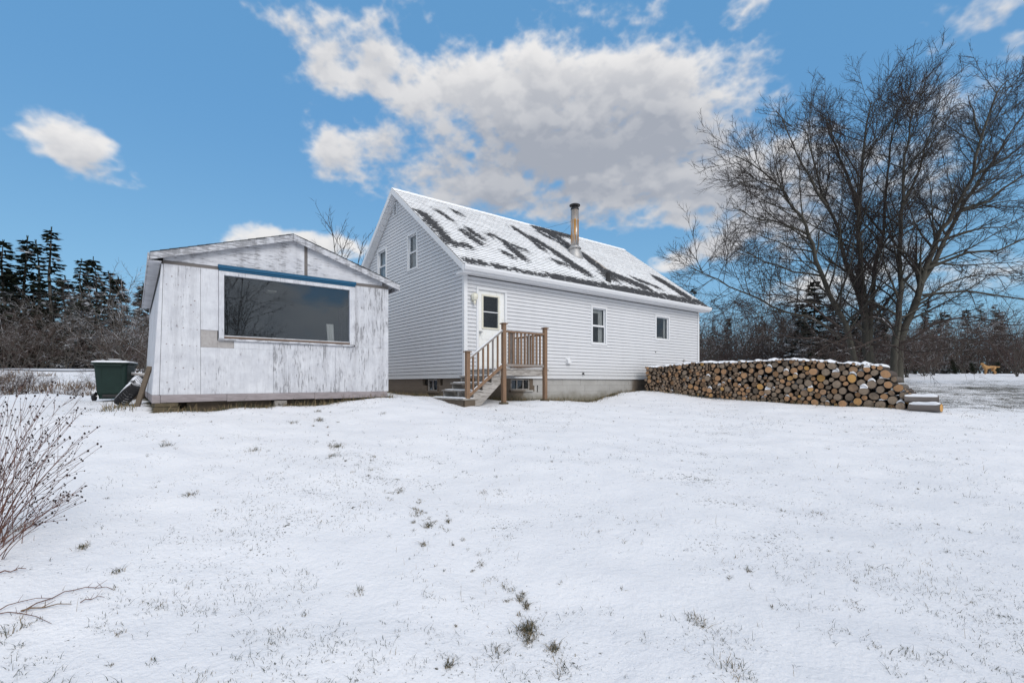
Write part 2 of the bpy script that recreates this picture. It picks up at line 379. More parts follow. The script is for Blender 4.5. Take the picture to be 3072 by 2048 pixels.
def m_deckgrey(t):
    p = t.coord('Object', house); n = t.noise(t.mapv(p, (4, 4, 30)), 1.0, 5, .65, 1.0)
    return t.mix(t.sm(n, .3, .7), (.20, .18, .16), (.46, .43, .40)), .85, t.bump(n, .3, .004)
mat('grey_wood', m_deckgrey)
def m_conc(t):
    p = t.coord('Object', house); x, y, z = t.sep(p); n = t.noise(p, 2.2, 6, .65); f = t.noise(p, 40, 3, .6)
    c = t.mix(n, (.30, .29, .275), (.52, .51, .49))
    br = t.mix(f, (.085, .06, .042), (.21, .155, .11))
    # old brown parge coat near the porch and round the gable side, bare grey block further along
    bm = t.mx(t.sm(t.add(x, t.mul(n, .9)), 2.4, 2.7, 1, 0), t.sm(t.add(x, t.mul(n, .6)), 7.15, 7.4))
    c = t.mix(t.mul(bm, .9), c, br)
    damp = t.sm(t.add(z, t.mul(n, .5)), -.32, .05, .75, 0)
    c = t.mix(damp, c, (.15, .13, .075)); c = t.mix(t.mul(f, .3), c, (.18, .17, .15))
    return c, .9, t.bump(t.add(f, n), .5, .01)
mat('foundation', m_conc)
mat('block', lambda t: (t.mix(t.noise(t.pos(), 14, 5, .65), (.16, .145, .13), (.34, .32, .30)), .9, t.bump(t.noise(t.pos(), 60, 3, .6), .6, .006)))
mat('moss_block', lambda t: (t.mix(t.noise(t.pos(), 8, 5, .65), (.05, .045, .025), (.15, .115, .075)), .9, t.bump(t.noise(t.pos(), 40, 3, .6), .6, .01)))
BARE = [(0.03,2.38,-0.01,0.74,.17),(-0.01,0.74,0.58,0.71,.1),(1.11,1.69,1.22,1.15,.13),(1.44,2.03,1.57,1.52,.07),(2.21,1.97,2.58,1.62,.1),(2.58,1.62,2.53,0.69,.14),(2.64,1.55,3.15,1.37,.09),(4.16,3.09,4.3,2.69,.12),
 (4.3,2.69,4.32,1.79,.10),(4.59,2.4,4.91,1.56,.22),(4.91,1.56,5.17,0.58,.22),(6.41,3.46,6.42,2.51,.3),(6.72,2.2,6.64,1.4,.22),(6.64,1.4,6.43,0.54,.27),(6.85,0.9,8.14,0.3,.26),(10.5,1.27,10.7,0.34,.32),(-0.13,-0.18,2.95,-0.26,.05),
 (2.95,-0.26,6.23,-0.25,.2),(6.23,-0.2,11.4,-0.15,.2),(5.78,3.69,7.74,3.83,.2),(0.89,2.86,1.01,2.45,.07),(4.25,0.93,4.97,0.78,.1),(5.58,3.37,5.88,3.06,.1),(1.95,0.79,2.08,0.67,.08),(-.03,2.09,-.02,1.59,.1),(1.77,3.27,1.84,3.14,.06),(8.3,.9,9.2,.5,.1)]
def m_shingle(t):
    p = t.coord('Object', house); x, y, z = t.sep(p)
    nz_ = t.noise(t.mapv(p, (2.0, .9, 0)), 1.7, 5, .6); nf = t.noise(t.mapv(p, (4.0, 9, 0)), 1.6, 5, .7)
    px_ = t.add(x, t.mul(t.sub(nz_, .5), .45)); py_ = t.add(y, t.mul(t.sub(nf, .5), .35)); dist = None
    for ax, ay, bx, by, r in BARE:
        vx, vy = bx - ax, by - ay; L2 = vx * vx + vy * vy + 1e-6
        wx = t.sub(px_, ax); wy = t.sub(py_, ay)
        h = t.m('ADD', t.mul(wx, vx / L2), t.mul(wy, vy / L2), clamp=True)
        qx = t.sub(wx, t.mul(h, vx)); qy = t.sub(wy, t.mul(h, vy))
        d_ = t.sub(t.m('SQRT', t.add(t.mul(qx, qx), t.mul(qy, qy))), r)
        dist = d_ if dist is None else t.mn(dist, d_)
    # position inside a course: the thin lower lip of each course melts first
    fr = t.m('FRACT', t.div(t.add(y, .36), .1128)); lip = t.sm(fr, .02, .34, 1, 0)
    dash = t.noise(t.mapv(p, (3.2, 8.9, 0)), 1.0, 2, .6)
    k = t.add(t.add(t.mul(t.sm(dist, -.16, .42, 1, 0), .88), t.mul(t.sub(nz_, .54), 1.0)), t.mul(t.sub(nf, .5), 1.9))
    k = t.add(k, t.mul(lip, t.add(t.mul(t.sm(dist, 0, .8, 1, 0), .26), t.mul(t.sub(t.add(dash, t.mul(t.sub(nz_, .5), 1.2)), .44), 1.25))))
    bare = t.sm(k, .47, .62)
    col = t.mix(t.noise(t.mapv(p, (3, 9, 0)), 1.2, 3, .6), (.026, .026, .029), (.10, .098, .10))
    rust = t.sm(t.add(t.m('ABSOLUTE', t.sub(x, t.add(7.0, t.mul(t.sub(y, 1.2), -.08)))), t.mul(t.m('ABSOLUTE', t.sub(y, 1.6)), .12)), .06, .2, .6, 0)
    snow = t.mix(rust, (.93, .93, .935), (.34, .20, .08))
    c = t.mix(bare, snow, col)
    return c, .85, t.bump(t.mul(bare, -1.0), .25, .012)
mat('shingle', m_shingle)
mat('shingle_dark', lambda t: (t.mix(t.noise(t.pos(), 20, 3, .6), (.02, .02, .022), (.07, .068, .07)), .9))
def m_shedroof(t):
    p = t.pos(); n = t.noise(p, 4, 5, .6); s = t.sm(t.nz(), .5, .8)
    return t.mix(t.mul(s, t.sm(n, .42, .55)), (.05, .055, .06), (.85, .86, .88)), .9
mat('shed_shingle', m_shedroof)
def m_pipe(t):
    p = t.coord('Object'); n = t.noise(t.mapv(p, (9, 9, .8)), 1.5, 5, .65); x, y, z = t.sep(p)
    ru = t.mul(t.sm(t.add(n, t.mul(t.sub(t.noise(t.mapv(p, (5, 5, .3)), 1.5, 2, .5), .5), .8)), .36, .56), t.mul(t.sm(z, .05, .35), t.sm(z, 1.02, 1.08, 1, .22)))
    c = t.mix(ru, (.42, .41, .40), t.mix(n, (.30, .13, .03), (.50, .27, .08)))
    return c, t.add(.35, t.mul(ru, .3)), None, {'Metallic': t.sub(.75, t.mul(ru, .6))}
mat('rusty_pipe', m_pipe)
mat('galvanised', lambda t: (t.mix(t.noise(t.pos(), 18, 4, .6), (.30, .29, .28), (.55, .54, .53)), .5, None, {'Metallic': .5}))
mat('black_metal', lambda t: (t.mix(t.noise(t.pos(), 25, 4, .6), (.012, .012, .013), (.04, .038, .038)), .5))
mat('interior', lambda t: ((.055, .055, .06), .9))
mat('interior_dark', lambda t: ((.030, .031, .034), .9))
mat('curtain', lambda t: (t.mix(t.noise(t.mapv(t.coord('Object'), (22, 22, .5)), 1.0, 2, .5), (.42, .42, .42), (.70, .70, .69)), .9))
mat('blue_paint', lambda t: (t.mix(t.sm(t.noise(t.mapv(t.pos(), (6, 6, 40)), 1.2, 5, .6), .62, .75), (.010, .082, .165), (.05, .065, .08)), .6))
mat('brown_wood', greywood((.075, .05, .035), (.22, .15, .11), (3, 30, 30), shed))
mat('seam_wood', greywood((.085, .078, .075), (.22, .20, .19), (3, 30, 30), shed))
mat('dark_gap', lambda t: ((.05, .045, .04), .95))
def m_glass(dirt, gain=1.2):
    def mk(name):
        m = bpy.data.materials.new(name); m.use_nodes = True; t = NT(m.node_tree); t.n.clear()
        out = t.new('ShaderNodeOutputMaterial'); tr = t.new('ShaderNodeBsdfTransparent'); tr.inputs[0].default_value = (.86, .89, .89, 1)
        gl = t.new('ShaderNodeBsdfGlossy'); gl.inputs['Roughness'].default_value = .01; gl.inputs[0].default_value = (.80, .90, 1.0, 1)
        fr = t.new('ShaderNodeFresnel'); fr.inputs[0].default_value = 1.52
        df = t.new('ShaderNodeBsdfDiffuse'); df.inputs[0].default_value = (.48, .53, .58, 1)
        m1 = t.new('ShaderNodeMixShader'); m2 = t.new('ShaderNodeMixShader')
        dn = t.noise(t.pos(), 60, 4, .7); sp = t.sm(t.noise(t.pos(), 160, 1, .5), .74, .80, 0, .5)
        t.l.new(t.m('MULTIPLY', fr.outputs[0], gain, clamp=True), m1.inputs[0]); t.l.new(tr.outputs[0], m1.inputs[1]); t.l.new(gl.outputs[0], m1.inputs[2])
        t.l.new(t.add(t.mul(dn, dirt), t.mul(sp, dirt * 3)), m2.inputs[0]); t.l.new(m1.outputs[0], m2.inputs[1]); t.l.new(df.outputs[0], m2.inputs[2])
        t.l.new(m2.outputs[0], out.inputs[0]); MATS[name] = m
    return mk
m_glass(.02)('glass'); m_glass(.035, 2.7)('dusty_glass')
def m_bark(a, b, snow=0.0, sc=6.0):
    def f(t):
        p = t.coord('Object'); n = t.noise(t.mapv(p, (1, 1, .35)), sc, 5, .65); c = t.mix(n, a, b)
        if snow:
            s = t.mul(t.sm(t.nz(), .25, .6), t.sm(t.add(t.noise(p, 1.1, 3, .6), snow - .5), .42, .52)); c = t.mix(s, c, (.78, .79, .83))
        return c, .9
    return f
mat('bark', m_bark((.036, .032, .027), (.115, .108, .088), .06)); mat('twig', m_bark((.024, .019, .018), (.060, .046, .042), 0.0))
mat('twig_low', m_bark((.030, .023, .021), (.080, .060, .052), .34))
mat('twig_snow', m_bark((.045, .036, .030), (.120, .095, .080), .44)); mat('twig_red', m_bark((.045, .030, .028), (.125, .085, .075), .22))
mat('bark_grey', m_bark((.040, .036, .032), (.13, .12, .105), .12))
def m_needle(a, b, sn):
    def f(t):
        p = t.coord('Object'); n = t.noise(p, 1.3, 3, .6); c = t.mix(n, a, b)
        s = t.mul(t.sm(t.m('ABSOLUTE', t.nz()), .62, .9), t.sm(t.noise(p, .9, 4, .6), .60 - sn, .72 - sn))
        return t.mix(s, c, (.70, .72, .76)), .85
    return f
mat('needles', m_needle((.010, .017, .010), (.032, .044, .026), .02)); mat('needles_snowy', m_needle((.012, .019, .012), (.036, .046, .030), .13)); mat('cedar', m_needle((.010, .015, .008), (.03, .038, .018), -.02))
def m_bin(t):
    p = t.coord('Object'); n = t.noise(p, 7, 5, .6); f = t.noise(p, 90, 2, .6)
    return t.mix(t.add(t.mul(n, .7), t.mul(f, .3)), (.003, .013, .010), (.009, .029, .023)), .55, t.bump(f, .2, .003)
mat('bin_green', m_bin)
def m_rubber(t):
    p = t.coord('Object'); s = t.mul(t.sm(t.nz(), .30, .55), t.sm(t.noise(t.pos(), 9, 5, .65), .40, .52))
    return t.mix(s, (.014, .014, .016), (.78, .79, .83)), .75, t.bump(t.noise(p, 40, 3, .6), .3, .01)
mat('rubber', m_rubber)
def m_cut(t):
    p = t.coord('Object'); x, y, z = t.sep(p); r = t.rnd(); r2 = t.m('FRACT', t.mul(r, 17.3))
    rad = t.m('SQRT', t.add(t.mul(x, x), t.mul(y, y)))
    ring = t.m('SINE', t.mul(t.add(rad, t.mul(t.noise(p, 1.6, 3, .6), .25)), 26)); n = t.noise(t.mapv(t.pos(), (1, 1, 1)), 16, 4, .65)
    fresh = t.mix(n, (.30, .15, .072), (.60, .36, .19)); old = t.mix(n, (.13, .095, .07), (.40, .31, .225)); gold = t.mix(n, (.46, .23, .07), (.70, .42, .15))
    c = t.mix(t.sm(r, .35, .75), old, fresh); ang = t.m('ARCTAN2', y, x); crack = t.sm(t.noise(t.mapv(p, (1, 1, 1), (0, 0, 0)), 2.2, 5, .7, 1.5), .60, .66); c = t.mix(t.mul(crack, .6), c, (.05, .035, .028)); c = t.mix(t.sm(r2, .90, .95), c, gold)
    c = t.mix(t.mul(t.sm(ring, -.2, 1), .22), c, (.13, .08, .05)); c = t.mix(t.sm(t.noise(t.pos(), 7, 4, .6), .55, .75, 0, .55), c, (.12, .09, .07))
    return c, .85, t.bump(n, .4, .006)
mat('cut_wood', m_cut)
def m_logbark(t):
    p = t.coord('Object'); r = t.rnd(); n = t.noise(t.mapv(p, (1, 1, .3)), 22, 5, .65)
    c = t.mix(n, (.028, .021, .018), (.13, .10, .082)); c = t.mix(t.mul(t.sm(r, .6, .9), .5), c, (.17, .15, .13)); return c, .9, t.bump(n, .7, .012)
mat('log_bark', m_logbark)
mat('pale_bark', lambda t: (t.mix(t.noise(t.mapv(t.coord('Object'), (1, 1, .3)), 9, 5, .65), (.075, .06, .052), (.27, .24, .22)), .9))
mat('stem', lambda t: (t.mix(t.noise(t.pos(), 6, 3, .6), (.065, .028, .022), (.20, .10, .072)), .8)); mat('seed_head', lambda t: (t.mix(t.noise(t.pos(), 40, 3, .6), (.014, .010, .010), (.055, .036, .032)), .9))
mat('dry_stem', lambda t: (t.mix(t.noise(t.pos(), 9, 3, .6), (.10, .065, .04), (.27, .19, .12)), .85))
mat('grass_dark', lambda t: (t.mix(t.noise(t.pos(), 3, 3, .6), (.030, .034, .020), (.085, .085, .050)), .8)); mat('grass_tan', lambda t: (t.mix(t.noise(t.pos(), 5, 3, .6), (.13, .095, .05), (.34, .26, .15)), .8))
mat('dog_fur', lambda t: (t.mix(t.noise(t.pos(), 16, 4, .6), (.30, .155, .06), (.52, .31, .14)), .95)); mat('dog_dark', lambda t: ((.02, .015, .012), .5))
mat('lamp_cream', lambda t: (t.mix(t.noise(t.pos(), 20, 3, .6), (.62, .58, .44), (.80, .78, .70)), .4)); mat('steel', lambda t: ((.55, .55, .55), .3, None, {'Metallic': .9}))
mat('wire', lambda t: ((.03, .03, .03), .7))

# ------------------------------------------------------------------ the ground sheet and the road
def axis_samples(lo, hi, near, step):
    a = [0.0]
    while a[-1] < hi: a.append(a[-1] + step * max(1.0, (a[-1] / near) ** 1.25))
    b = [0.0]
    while b[-1] > lo: b.append(b[-1] - step * max(1.0, (-b[-1] / near) ** 1.25))
    return np.array(b[:0:-1] + a)
gx = axis_samples(-420, 420, 6.0, .07); gy = axis_samples(-420, 420, 8.0, .07); gy = gy + 3.0
GX, GY = np.meshgrid(gx, gy); GZ = ground(GX, GY)
nx, ny = len(gx), len(gy)
me = bpy.data.meshes.new('ground'); me.vertices.add(nx * ny)
me.vertices.foreach_set('co', np.stack([GX, GY, GZ], -1).ravel())
ii = (np.arange(ny - 1)[:, None] * nx + np.arange(nx - 1)[None, :]).ravel()
quads = np.stack([ii, ii + 1, ii + nx + 1, ii + nx], -1)
me.loops.add(quads.size); me.loops.foreach_set('vertex_index', quads.ravel())
me.polygons.add(len(quads)); me.polygons.foreach_set('loop_start', np.arange(0, quads.size, 4)); me.polygons.foreach_set('loop_total', np.full(len(quads), 4))
me.polygons.foreach_set('use_smooth', np.ones(len(quads), bool)); me.update(calc_edges=True); me.materials.append(MATS['snow_ground'])
tag(link('ground', me), 'snow covered lawn sloping up towards the house', None, None, 'structure')
rb = MB(); N = 70
for k in range(N + 1):
    x = -70 + 80 * k / N; yc = 36 - .02 * (x + 30)
    for j in range(5):
        y = yc - 3 + 6 * j / 4; rb.v.append((x, y, gz(x, y) + .06))
for k in range(N):
    for j in range(4): a = k * 5 + j; rb.face(a, a + 5, a + 6, a + 1)
tag(rb.build('road', 'road', None, True), 'snow covered road running in front of the woods', None, None, 'structure')

# ------------------------------------------------------------------ house: walls
ZB, ZS, HL, HWD, K, Z0 = .17, 2.88, 11.2, 8.0, .756, 3.335
RG = (0, 0, -math.pi / 2)                        # gable-wall space -> house space
F_HOLES = [(.36, 1.385, .33, 2.60), (4.85, 5.60, 1.27, 2.53), (8.29, 9.17, 1.60, 2.53)]
G_HOLES = [(-3.34, -2.65, 3.54, 4.70), (-5.72, -4.95, 3.54, 4.70)]
def gable_lim(z):
    d_ = max(0.0, (z - 3.12) / K); return -HWD + d_, -d_
def row_cells(z0, z1, lim, holes):
    zs = sorted({z0, z1} | {h for q in holes for h in q[2:] if z0 < h < z1})
    for za, zb in zip(zs, zs[1:]):
        la, ra = lim(za); lb, rb_ = lim(zb)
        cuts = sorted((q[0], q[1]) for q in holes if q[2] < zb - 1e-6 and q[3] > za + 1e-6)
        xs = [None]
        for c0, c1 in cuts: xs += [c0, c1]
        xs.append(None)
        for i in range(0, len(xs), 2):
            l0, l1 = (la, lb) if xs[i] is None else (xs[i], xs[i]); r0, r1 = (ra, rb_) if xs[i + 1] is None else (xs[i + 1], xs[i + 1])
            if r0 - l0 > .01: yield za, zb, l0, r0, l1, max(r1, l1)
def side_wall(lim, holes, ztop, rot, wallname):
    wall = empty(wallname, (0, 0, 0)); wall.parent = house; wall.rotation_euler = rot
    back = MB(); z = ZB; e = .1035
    while z < ztop - .02:
        z1 = min(z + e, ztop)
        pr = lambda q: -(.008 + .014 * (z1 - q) / (z1 - z)); zg = z1 - .017
        for za, zb, l0, r0, l1, r1 in row_cells(z, z1, lim, holes):
            mb = MB(); zc = min(max(zg, za), zb); q = (zc - za) / (zb - za); lc, rc = l0 + (l1 - l0) * q, r0 + (r1 - r0) * q
            if zc > za + 1e-4: mb.poly([(l0, pr(za), za), (r0, pr(za), za), (rc, pr(zc), zc), (lc, pr(zc), zc)])
            if zb > zc + 1e-4: mb.poly([(lc, pr(zc), zc), (rc, pr(zc), zc), (rc, .014, zc), (lc, .014, zc)]); mb.poly([(lc, .014, zc), (rc, .014, zc), (r1, .014, zb), (l1, .014, zb)])
            if za == z: mb.poly([(l0, .014, za), (r0, .014, za), (r0, pr(za), za), (l0, pr(za), za)])
            mb.build('siding_board', 'siding', wall)
            back.poly([(l0, .018, za), (r0, .018, za), (r1, .018, zb), (l1, .018, zb)])
        z = z1
    back.build('sheathing', 'interior', wall)
    return wall
side_wall(lambda z: (0.0, HL), F_HOLES, ZS, (0, 0, 0), 'wall')
side_wall(gable_lim, G_HOLES, 6.05, RG, 'wall')
b = MB(); b.box(-.004, HL + .02, HWD - .02, HWD, ZB, 3.1); b.build('back_wall', 'siding', house)
b = MB(); b.prism([(0.03, ZB), (HWD - .03, ZB), (HWD - .03, 3.1), (HWD / 2, 6.1), (0.03, 3.1)], 0, HL, HL + .02); b.build('far_gable_wall', 'siding', house)
for (x0, x1, y0, y1) in ((-.030, .075, -.030, -.0235), (-.030, -.0235, -.0235, .075), (HL - .07, HL + .030, -.030, -.0235), (HL + .021, HL + .030, -.0235, .07)):
    b = MB(); b.box(x0, x1, y0, y1, ZB - .012, ZS + .02); b.build('corner_board', 'white_trim', house)
b = MB(); b.box(-.035, HL + .03, -.036, .0, ZB - .022, ZB - .001); b.build('starter_strip', 'white_trim', house)
b = MB(); b.box(-.036, 0, .002, HWD, ZB - .022, ZB - .001); b.build('starter_strip', 'white_trim', house)

# ------------------------------------------------------------------ house: windows, door, fittings
def window(a0, a1, z0, z1, rot, double=True, curtain=None, deep='interior'):
    w = empty('window', (0, 0, 0)); w.parent = house; w.rotation_euler = rot
    c = .055; f = MB()
    for x0, x1, q0, q1 in ((a0, a0 + c, z0 + c, z1 - c), (a1 - c, a1, z0 + c, z1 - c), (a0, a1, z0, z0 + c), (a0, a1, z1 - c, z1)): f.box(x0, x1, -.042, .10, q0, q1)
    f.build('window_frame', 'white_trim', w, bevel=.006)
    f = MB(); f.box(a0 - .012, a1 + .012, -.028, -.002, z1, z1 + .014); f.box(a0 - .014, a0, -.028, -.002, z0 - .012, z1); f.box(a1, a1 + .014, -.028, -.002, z0 - .012, z1); f.build('trim_channel', 'white_trim', w)
    A0, A1, B0, B1 = a0 + c, a1 - c, z0 + c, z1 - c; zm = (B0 + B1) / 2; s = .032
    panes = [(B0, zm, .012), (zm, B1, .036)] if double else [(B0, B1, .02)]
    for p0, p1, y in panes:
        f = MB()
        for x0, x1, q0, q1 in ((A0, A0 + s, p0 + s, p1 - s), (A1 - s, A1, p0 + s, p1 - s), (A0, A1, p0, p0 + s), (A0, A1, p1 - s, p1)): f.box(x0, x1, y, y + .024, q0, q1)
        f.build('sash', 'white_trim', w)
        f = MB(); f.poly([(A0 + s, y + .012, p0 + s), (A1 - s, y + .012, p0 + s), (A1 - s, y + .012, p1 - s), (A0 + s, y + .012, p1 - s)]); f.build('pane', 'glass', w)
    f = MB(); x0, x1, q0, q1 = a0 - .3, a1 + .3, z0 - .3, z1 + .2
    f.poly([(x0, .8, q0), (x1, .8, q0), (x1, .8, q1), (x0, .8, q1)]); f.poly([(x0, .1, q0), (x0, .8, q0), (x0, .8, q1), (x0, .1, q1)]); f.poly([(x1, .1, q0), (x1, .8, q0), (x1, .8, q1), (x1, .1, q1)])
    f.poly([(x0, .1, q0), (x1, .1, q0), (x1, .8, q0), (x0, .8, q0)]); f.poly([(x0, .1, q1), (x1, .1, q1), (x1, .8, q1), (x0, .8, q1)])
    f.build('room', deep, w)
    for k, (u0, u1, v0, v1) in enumerate(curtain or []):
        f = MB(); n = 24
        for i in range(n + 1):
            x = A0 + (A1 - A0) * (u0 + (u1 - u0) * i / n); y = .13 + .018 * math.sin(i * 1.9)
            f.v += [(x, y, B0 + (B1 - B0) * v0), (x, y, B0 + (B1 - B0) * v1)]
        for i in range(n): f.face(2 * i, 2 * i + 2, 2 * i + 3, 2 * i + 1)
        f.build('curtain', 'curtain', w, True)
    return w
window(*F_HOLES[1], (0, 0, 0), True, [(.68, 1.0, 0, 1), (0, 1, .88, 1)])
window(*F_HOLES[2], (0, 0, 0), False, [(.85, 1.0, 0, 1), (.2, .8, 0, .12)])
window(*G_HOLES[0], RG, True, [(.0, .42, 0, 1), (.5, 1, 0, 1)])
window(*G_HOLES[1], RG, True, [(.0, .55, 0, 1), (.62, 1, 0, 1)])

d0, d1, dz0, dz1 = .43, 1.315, .50, 2.535
door = empty('door', (0, 0, 0)); door.parent = house
f = MB()
for x0, x1, q0, q1 in ((.36, .428, .40, 2.535), (1.317, 1.385, .40, 2.535), (.36, 1.385, 2.537, 2.60)): f.box(x0, x1, -.046, .09, q0, q1)
f.build('door_casing', 'white_trim', door, bevel=.006)
f = MB(); f.box(.36, 1.385, -.07, .09, .33, .40); f.box(.40, 1.345, -.09, .0, .40, .44); f.build('threshold', 'white_trim', door)
gx0, gx1, gz0, gz1 = .60, 1.10, 1.53, 2.38
f = MB()
for x0, x1, q0, q1 in ((d0, gx0, .445, dz1), (gx1, d1, .445, dz1), (gx0, gx1, .445, gz0), (gx0, gx1, gz1, dz1)): f.box(x0, x1, .012, .055, q0, q1)
f.build('door_slab', 'door_paint', door)
f = MB()
for x0, x1, q0, q1 in ((gx0 - .045, gx0, gz0 - .045, gz1 + .045), (gx1, gx1 + .045, gz0 - .045, gz1 + .045), (gx0, gx1, gz0 - .045, gz0), (gx0, gx1, gz1, gz1 + .045)): f.box(x0, x1, -.012, .011, q0, q1)
f.build('glazing_bead', 'lamp_cream', door, bevel=.005)
f = MB(); f.box(gx0, gx1, .0, .03, 1.945, 1.968); f.build('muntin', 'white_trim', door)
for q0, q1 in ((gz0, 1.945), (1.968, gz1)):
    f = MB(); f.poly([(gx0, .02, q0), (gx1, .02, q0), (gx1, .02, q1), (gx0, .02, q1)]); f.build('pane', 'glass', door)
for x0, x1, q0, q1 in ((.56, .82, .62, 1.12), (.92, 1.18, .62, 1.12), (.56, 1.18, 1.2, 1.36)):
    f = MB(); f.box(x0, x1, .004, .013, q0, q1); f.build('raised_panel', 'door_paint', door, bevel=.006)
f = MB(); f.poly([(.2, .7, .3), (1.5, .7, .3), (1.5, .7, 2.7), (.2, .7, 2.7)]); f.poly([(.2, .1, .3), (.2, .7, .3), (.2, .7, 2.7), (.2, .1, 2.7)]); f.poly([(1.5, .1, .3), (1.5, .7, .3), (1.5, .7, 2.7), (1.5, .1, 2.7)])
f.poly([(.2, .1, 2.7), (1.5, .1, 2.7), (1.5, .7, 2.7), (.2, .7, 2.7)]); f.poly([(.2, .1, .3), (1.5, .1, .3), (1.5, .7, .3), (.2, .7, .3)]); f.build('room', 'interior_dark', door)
f = MB(); f.tube([(.495, .012, 1.39), (.495, -.012, 1.39), (.495, -.018, 1.39), (.495, -.05, 1.39), (.495, -.075, 1.39), (.495, -.085, 1.39)], [.036, .034, .013, .013, .033, .018], 14); f.build('door_knob', 'steel', door, True)

lamp = empty('wall_lamp', (.25, 0, 2.27)); lamp.parent = house
f = MB(); f.box(-.05, .05, -.045, -.018, -.08, .07); f.build('back_plate', 'lamp_cream', lamp, bevel=.008)
f = MB(); f.lathe([(.035, .10), (.085, .075), (.095, .0), (.07, -.075), (.035, -.10)], 8, (0, -.11, .03)); f.build('lamp_shade', 'lamp_cream', lamp)
f = MB(); f.lathe([(.02, -.20), (.035, -.16), (.03, -.07)], 8, (0, -.11, .03)); f.build('lamp_finial', 'lamp_cream', lamp)
dv = empty('dryer_vent', (3.78, 0, .70)); dv.parent = house
f = MB(); f.box(-.10, .10, -.03, -.016, -.09, .09); f.build('vent_plate', 'white_trim', dv)
f = MB(); f.prism([(-.03, .085), (-.12, .02), (-.12, -.08), (-.03, -.08)], 0, -.075, .075); f.build('vent_hood', 'white_trim', dv, bevel=.01)
f = MB(); f.tube([(4.445, 0, .31), (4.445, -.07, .31), (4.445, -.09, .28)], .018, 8); f.tube([(4.41, -.06, .34), (4.48, -.06, .34)], .012, 6); f.build('hose_tap', 'black_metal', house)
f = MB(); f.box(10.08, 10.19, -.06, -.018, .80, .93); f.build('outlet_box', 'galvanised', house, bevel=.005)
f = MB(); f.tube([(8.3, 0, 1.16), (8.3, -.04, 1.16)], .018, 8); f.build('wall_fitting', 'black_metal', house)
gv = empty('gable_vent', (0, 0, 0)); gv.parent = house; gv.rotation_euler = RG
f = MB()
for x0, x1, q0, q1 in ((-4.38, -4.35, 5.56, 5.99), (-4.11, -4.08, 5.56, 5.99), (-4.35, -4.11, 5.56, 5.59), (-4.35, -4.11, 5.96, 5.99)): f.box(x0, x1, -.045, 0, q0, q1)
f.build('vent_frame', 'white_trim', gv)
for k in range(9):
    f = MB(); z = 5.60 + k * .041; f.hexa([(-4.35, -.04, z), (-4.11, -.04, z), (-4.11, -.01, z + .03), (-4.35, -.01, z + .03), (-4.35, -.04, z + .008), (-4.11, -.04, z + .008), (-4.11, -.01, z + .038), (-4.35, -.01, z + .038)]); f.build('louvre', 'white_trim', gv)

# ------------------------------------------------------------------ house: roof
TH = math.atan(K); CT, ST = math.cos(TH), math.sin(TH)
RX0, RX1, YE = -.25, HL + .25, -.33
roof = empty('roof', (0, 0, 0)); roof.parent = house
zt = lambda y: Z0 + K * y
f = MB(); f.prism([(YE, zt(YE) - .02), (HWD / 2, zt(HWD / 2) - .02), (HWD - YE, zt(YE) - .02), (HWD - YE, zt(YE) - .06), (HWD / 2, zt(HWD / 2) - .16), (YE, zt(YE) - .06)], 0, RX0 + .02, RX1 - .02); f.build('roof_deck', 'grey_wood', roof)
f = MB(); f.hexa([(RX0, HWD / 2, zt(4) - .012), (RX1, HWD / 2, zt(4) - .012), (RX1, HWD - YE, zt(YE) - .012), (RX0, HWD - YE, zt(YE) - .012), (RX0, HWD / 2, zt(4)), (RX1, HWD / 2, zt(4)), (RX1, HWD - YE, zt(YE)), (RX0, HWD - YE, zt(YE))]); f.build('back_slope', 'shingle_dark', roof)
def rake(x0, x1):
    for sgn in (1, -1):
        f = MB(); Y = lambda y: y if sgn > 0 else HWD - y
        pr = [(Y(YE - .02), zt(YE) - .03), (Y(HWD / 2), zt(HWD / 2) - .005), (Y(HWD / 2), zt(HWD / 2) - .19), (Y(YE - .02), zt(YE) - .20)]
        f.prism(pr, 0, x0, x1); f.build('rake_board', 'white_trim', roof)
rake(RX0 - .02, RX0); rake(RX1, RX1 + .02)
for sgn in (1, -1):                                   # panelled soffit under the gable overhang
    n = 22
    for k in range(n):
        a, c = YE + (HWD / 2 - YE) * k / n, YE + (HWD / 2 - YE) * (k + 1) / n - .012; Y = lambda y: y if sgn > 0 else HWD - y
        f = MB(); q = zt(0) - Z0 - .17; f.hexa([(RX0, Y(a), zt(a) - .185), (-.0, Y(a), zt(a) - .185), (-.0, Y(c), zt(c) - .185), (RX0, Y(c), zt(c) - .185), (RX0, Y(a), zt(a) - .165), (0, Y(a), zt(a) - .165), (0, Y(c), zt(c) - .165), (RX0, Y(c), zt(c) - .165)]); f.build('soffit_panel', 'white_trim', roof)
f = MB(); f.prism([(YE + .01, ZS), (.0, ZS), (.0, ZS + .015), (YE + .01, ZS + .015)], 0, RX0, RX1); f.build('eave_soffit', 'white_trim', roof)
f = MB(); f.prism([(YE + .02, ZS + .002), (YE + .02, zt(YE) - .03), (YE - .005, zt(YE) - .03), (YE - .005, ZS - .012), (YE + .02, ZS - .012)], 0, RX0, RX1); f.build('fascia', 'white_trim', roof)
f = MB(); f.prism([(YE - .006, 3.045), (YE - .12, 3.045), (YE - .122, 2.985), (YE - .10, 2.945), (YE - .085, 2.915), (YE - .006, 2.905)], 0, RX0 - .01, RX1 + .01); f.build('eave_trough', 'white_trim', roof, bevel=.006)
f = MB(); f.box(RX0 + .0, 0.0, YE, .02, ZS - .03, ZS + .0); f.build('eave_return', 'white_trim', roof)
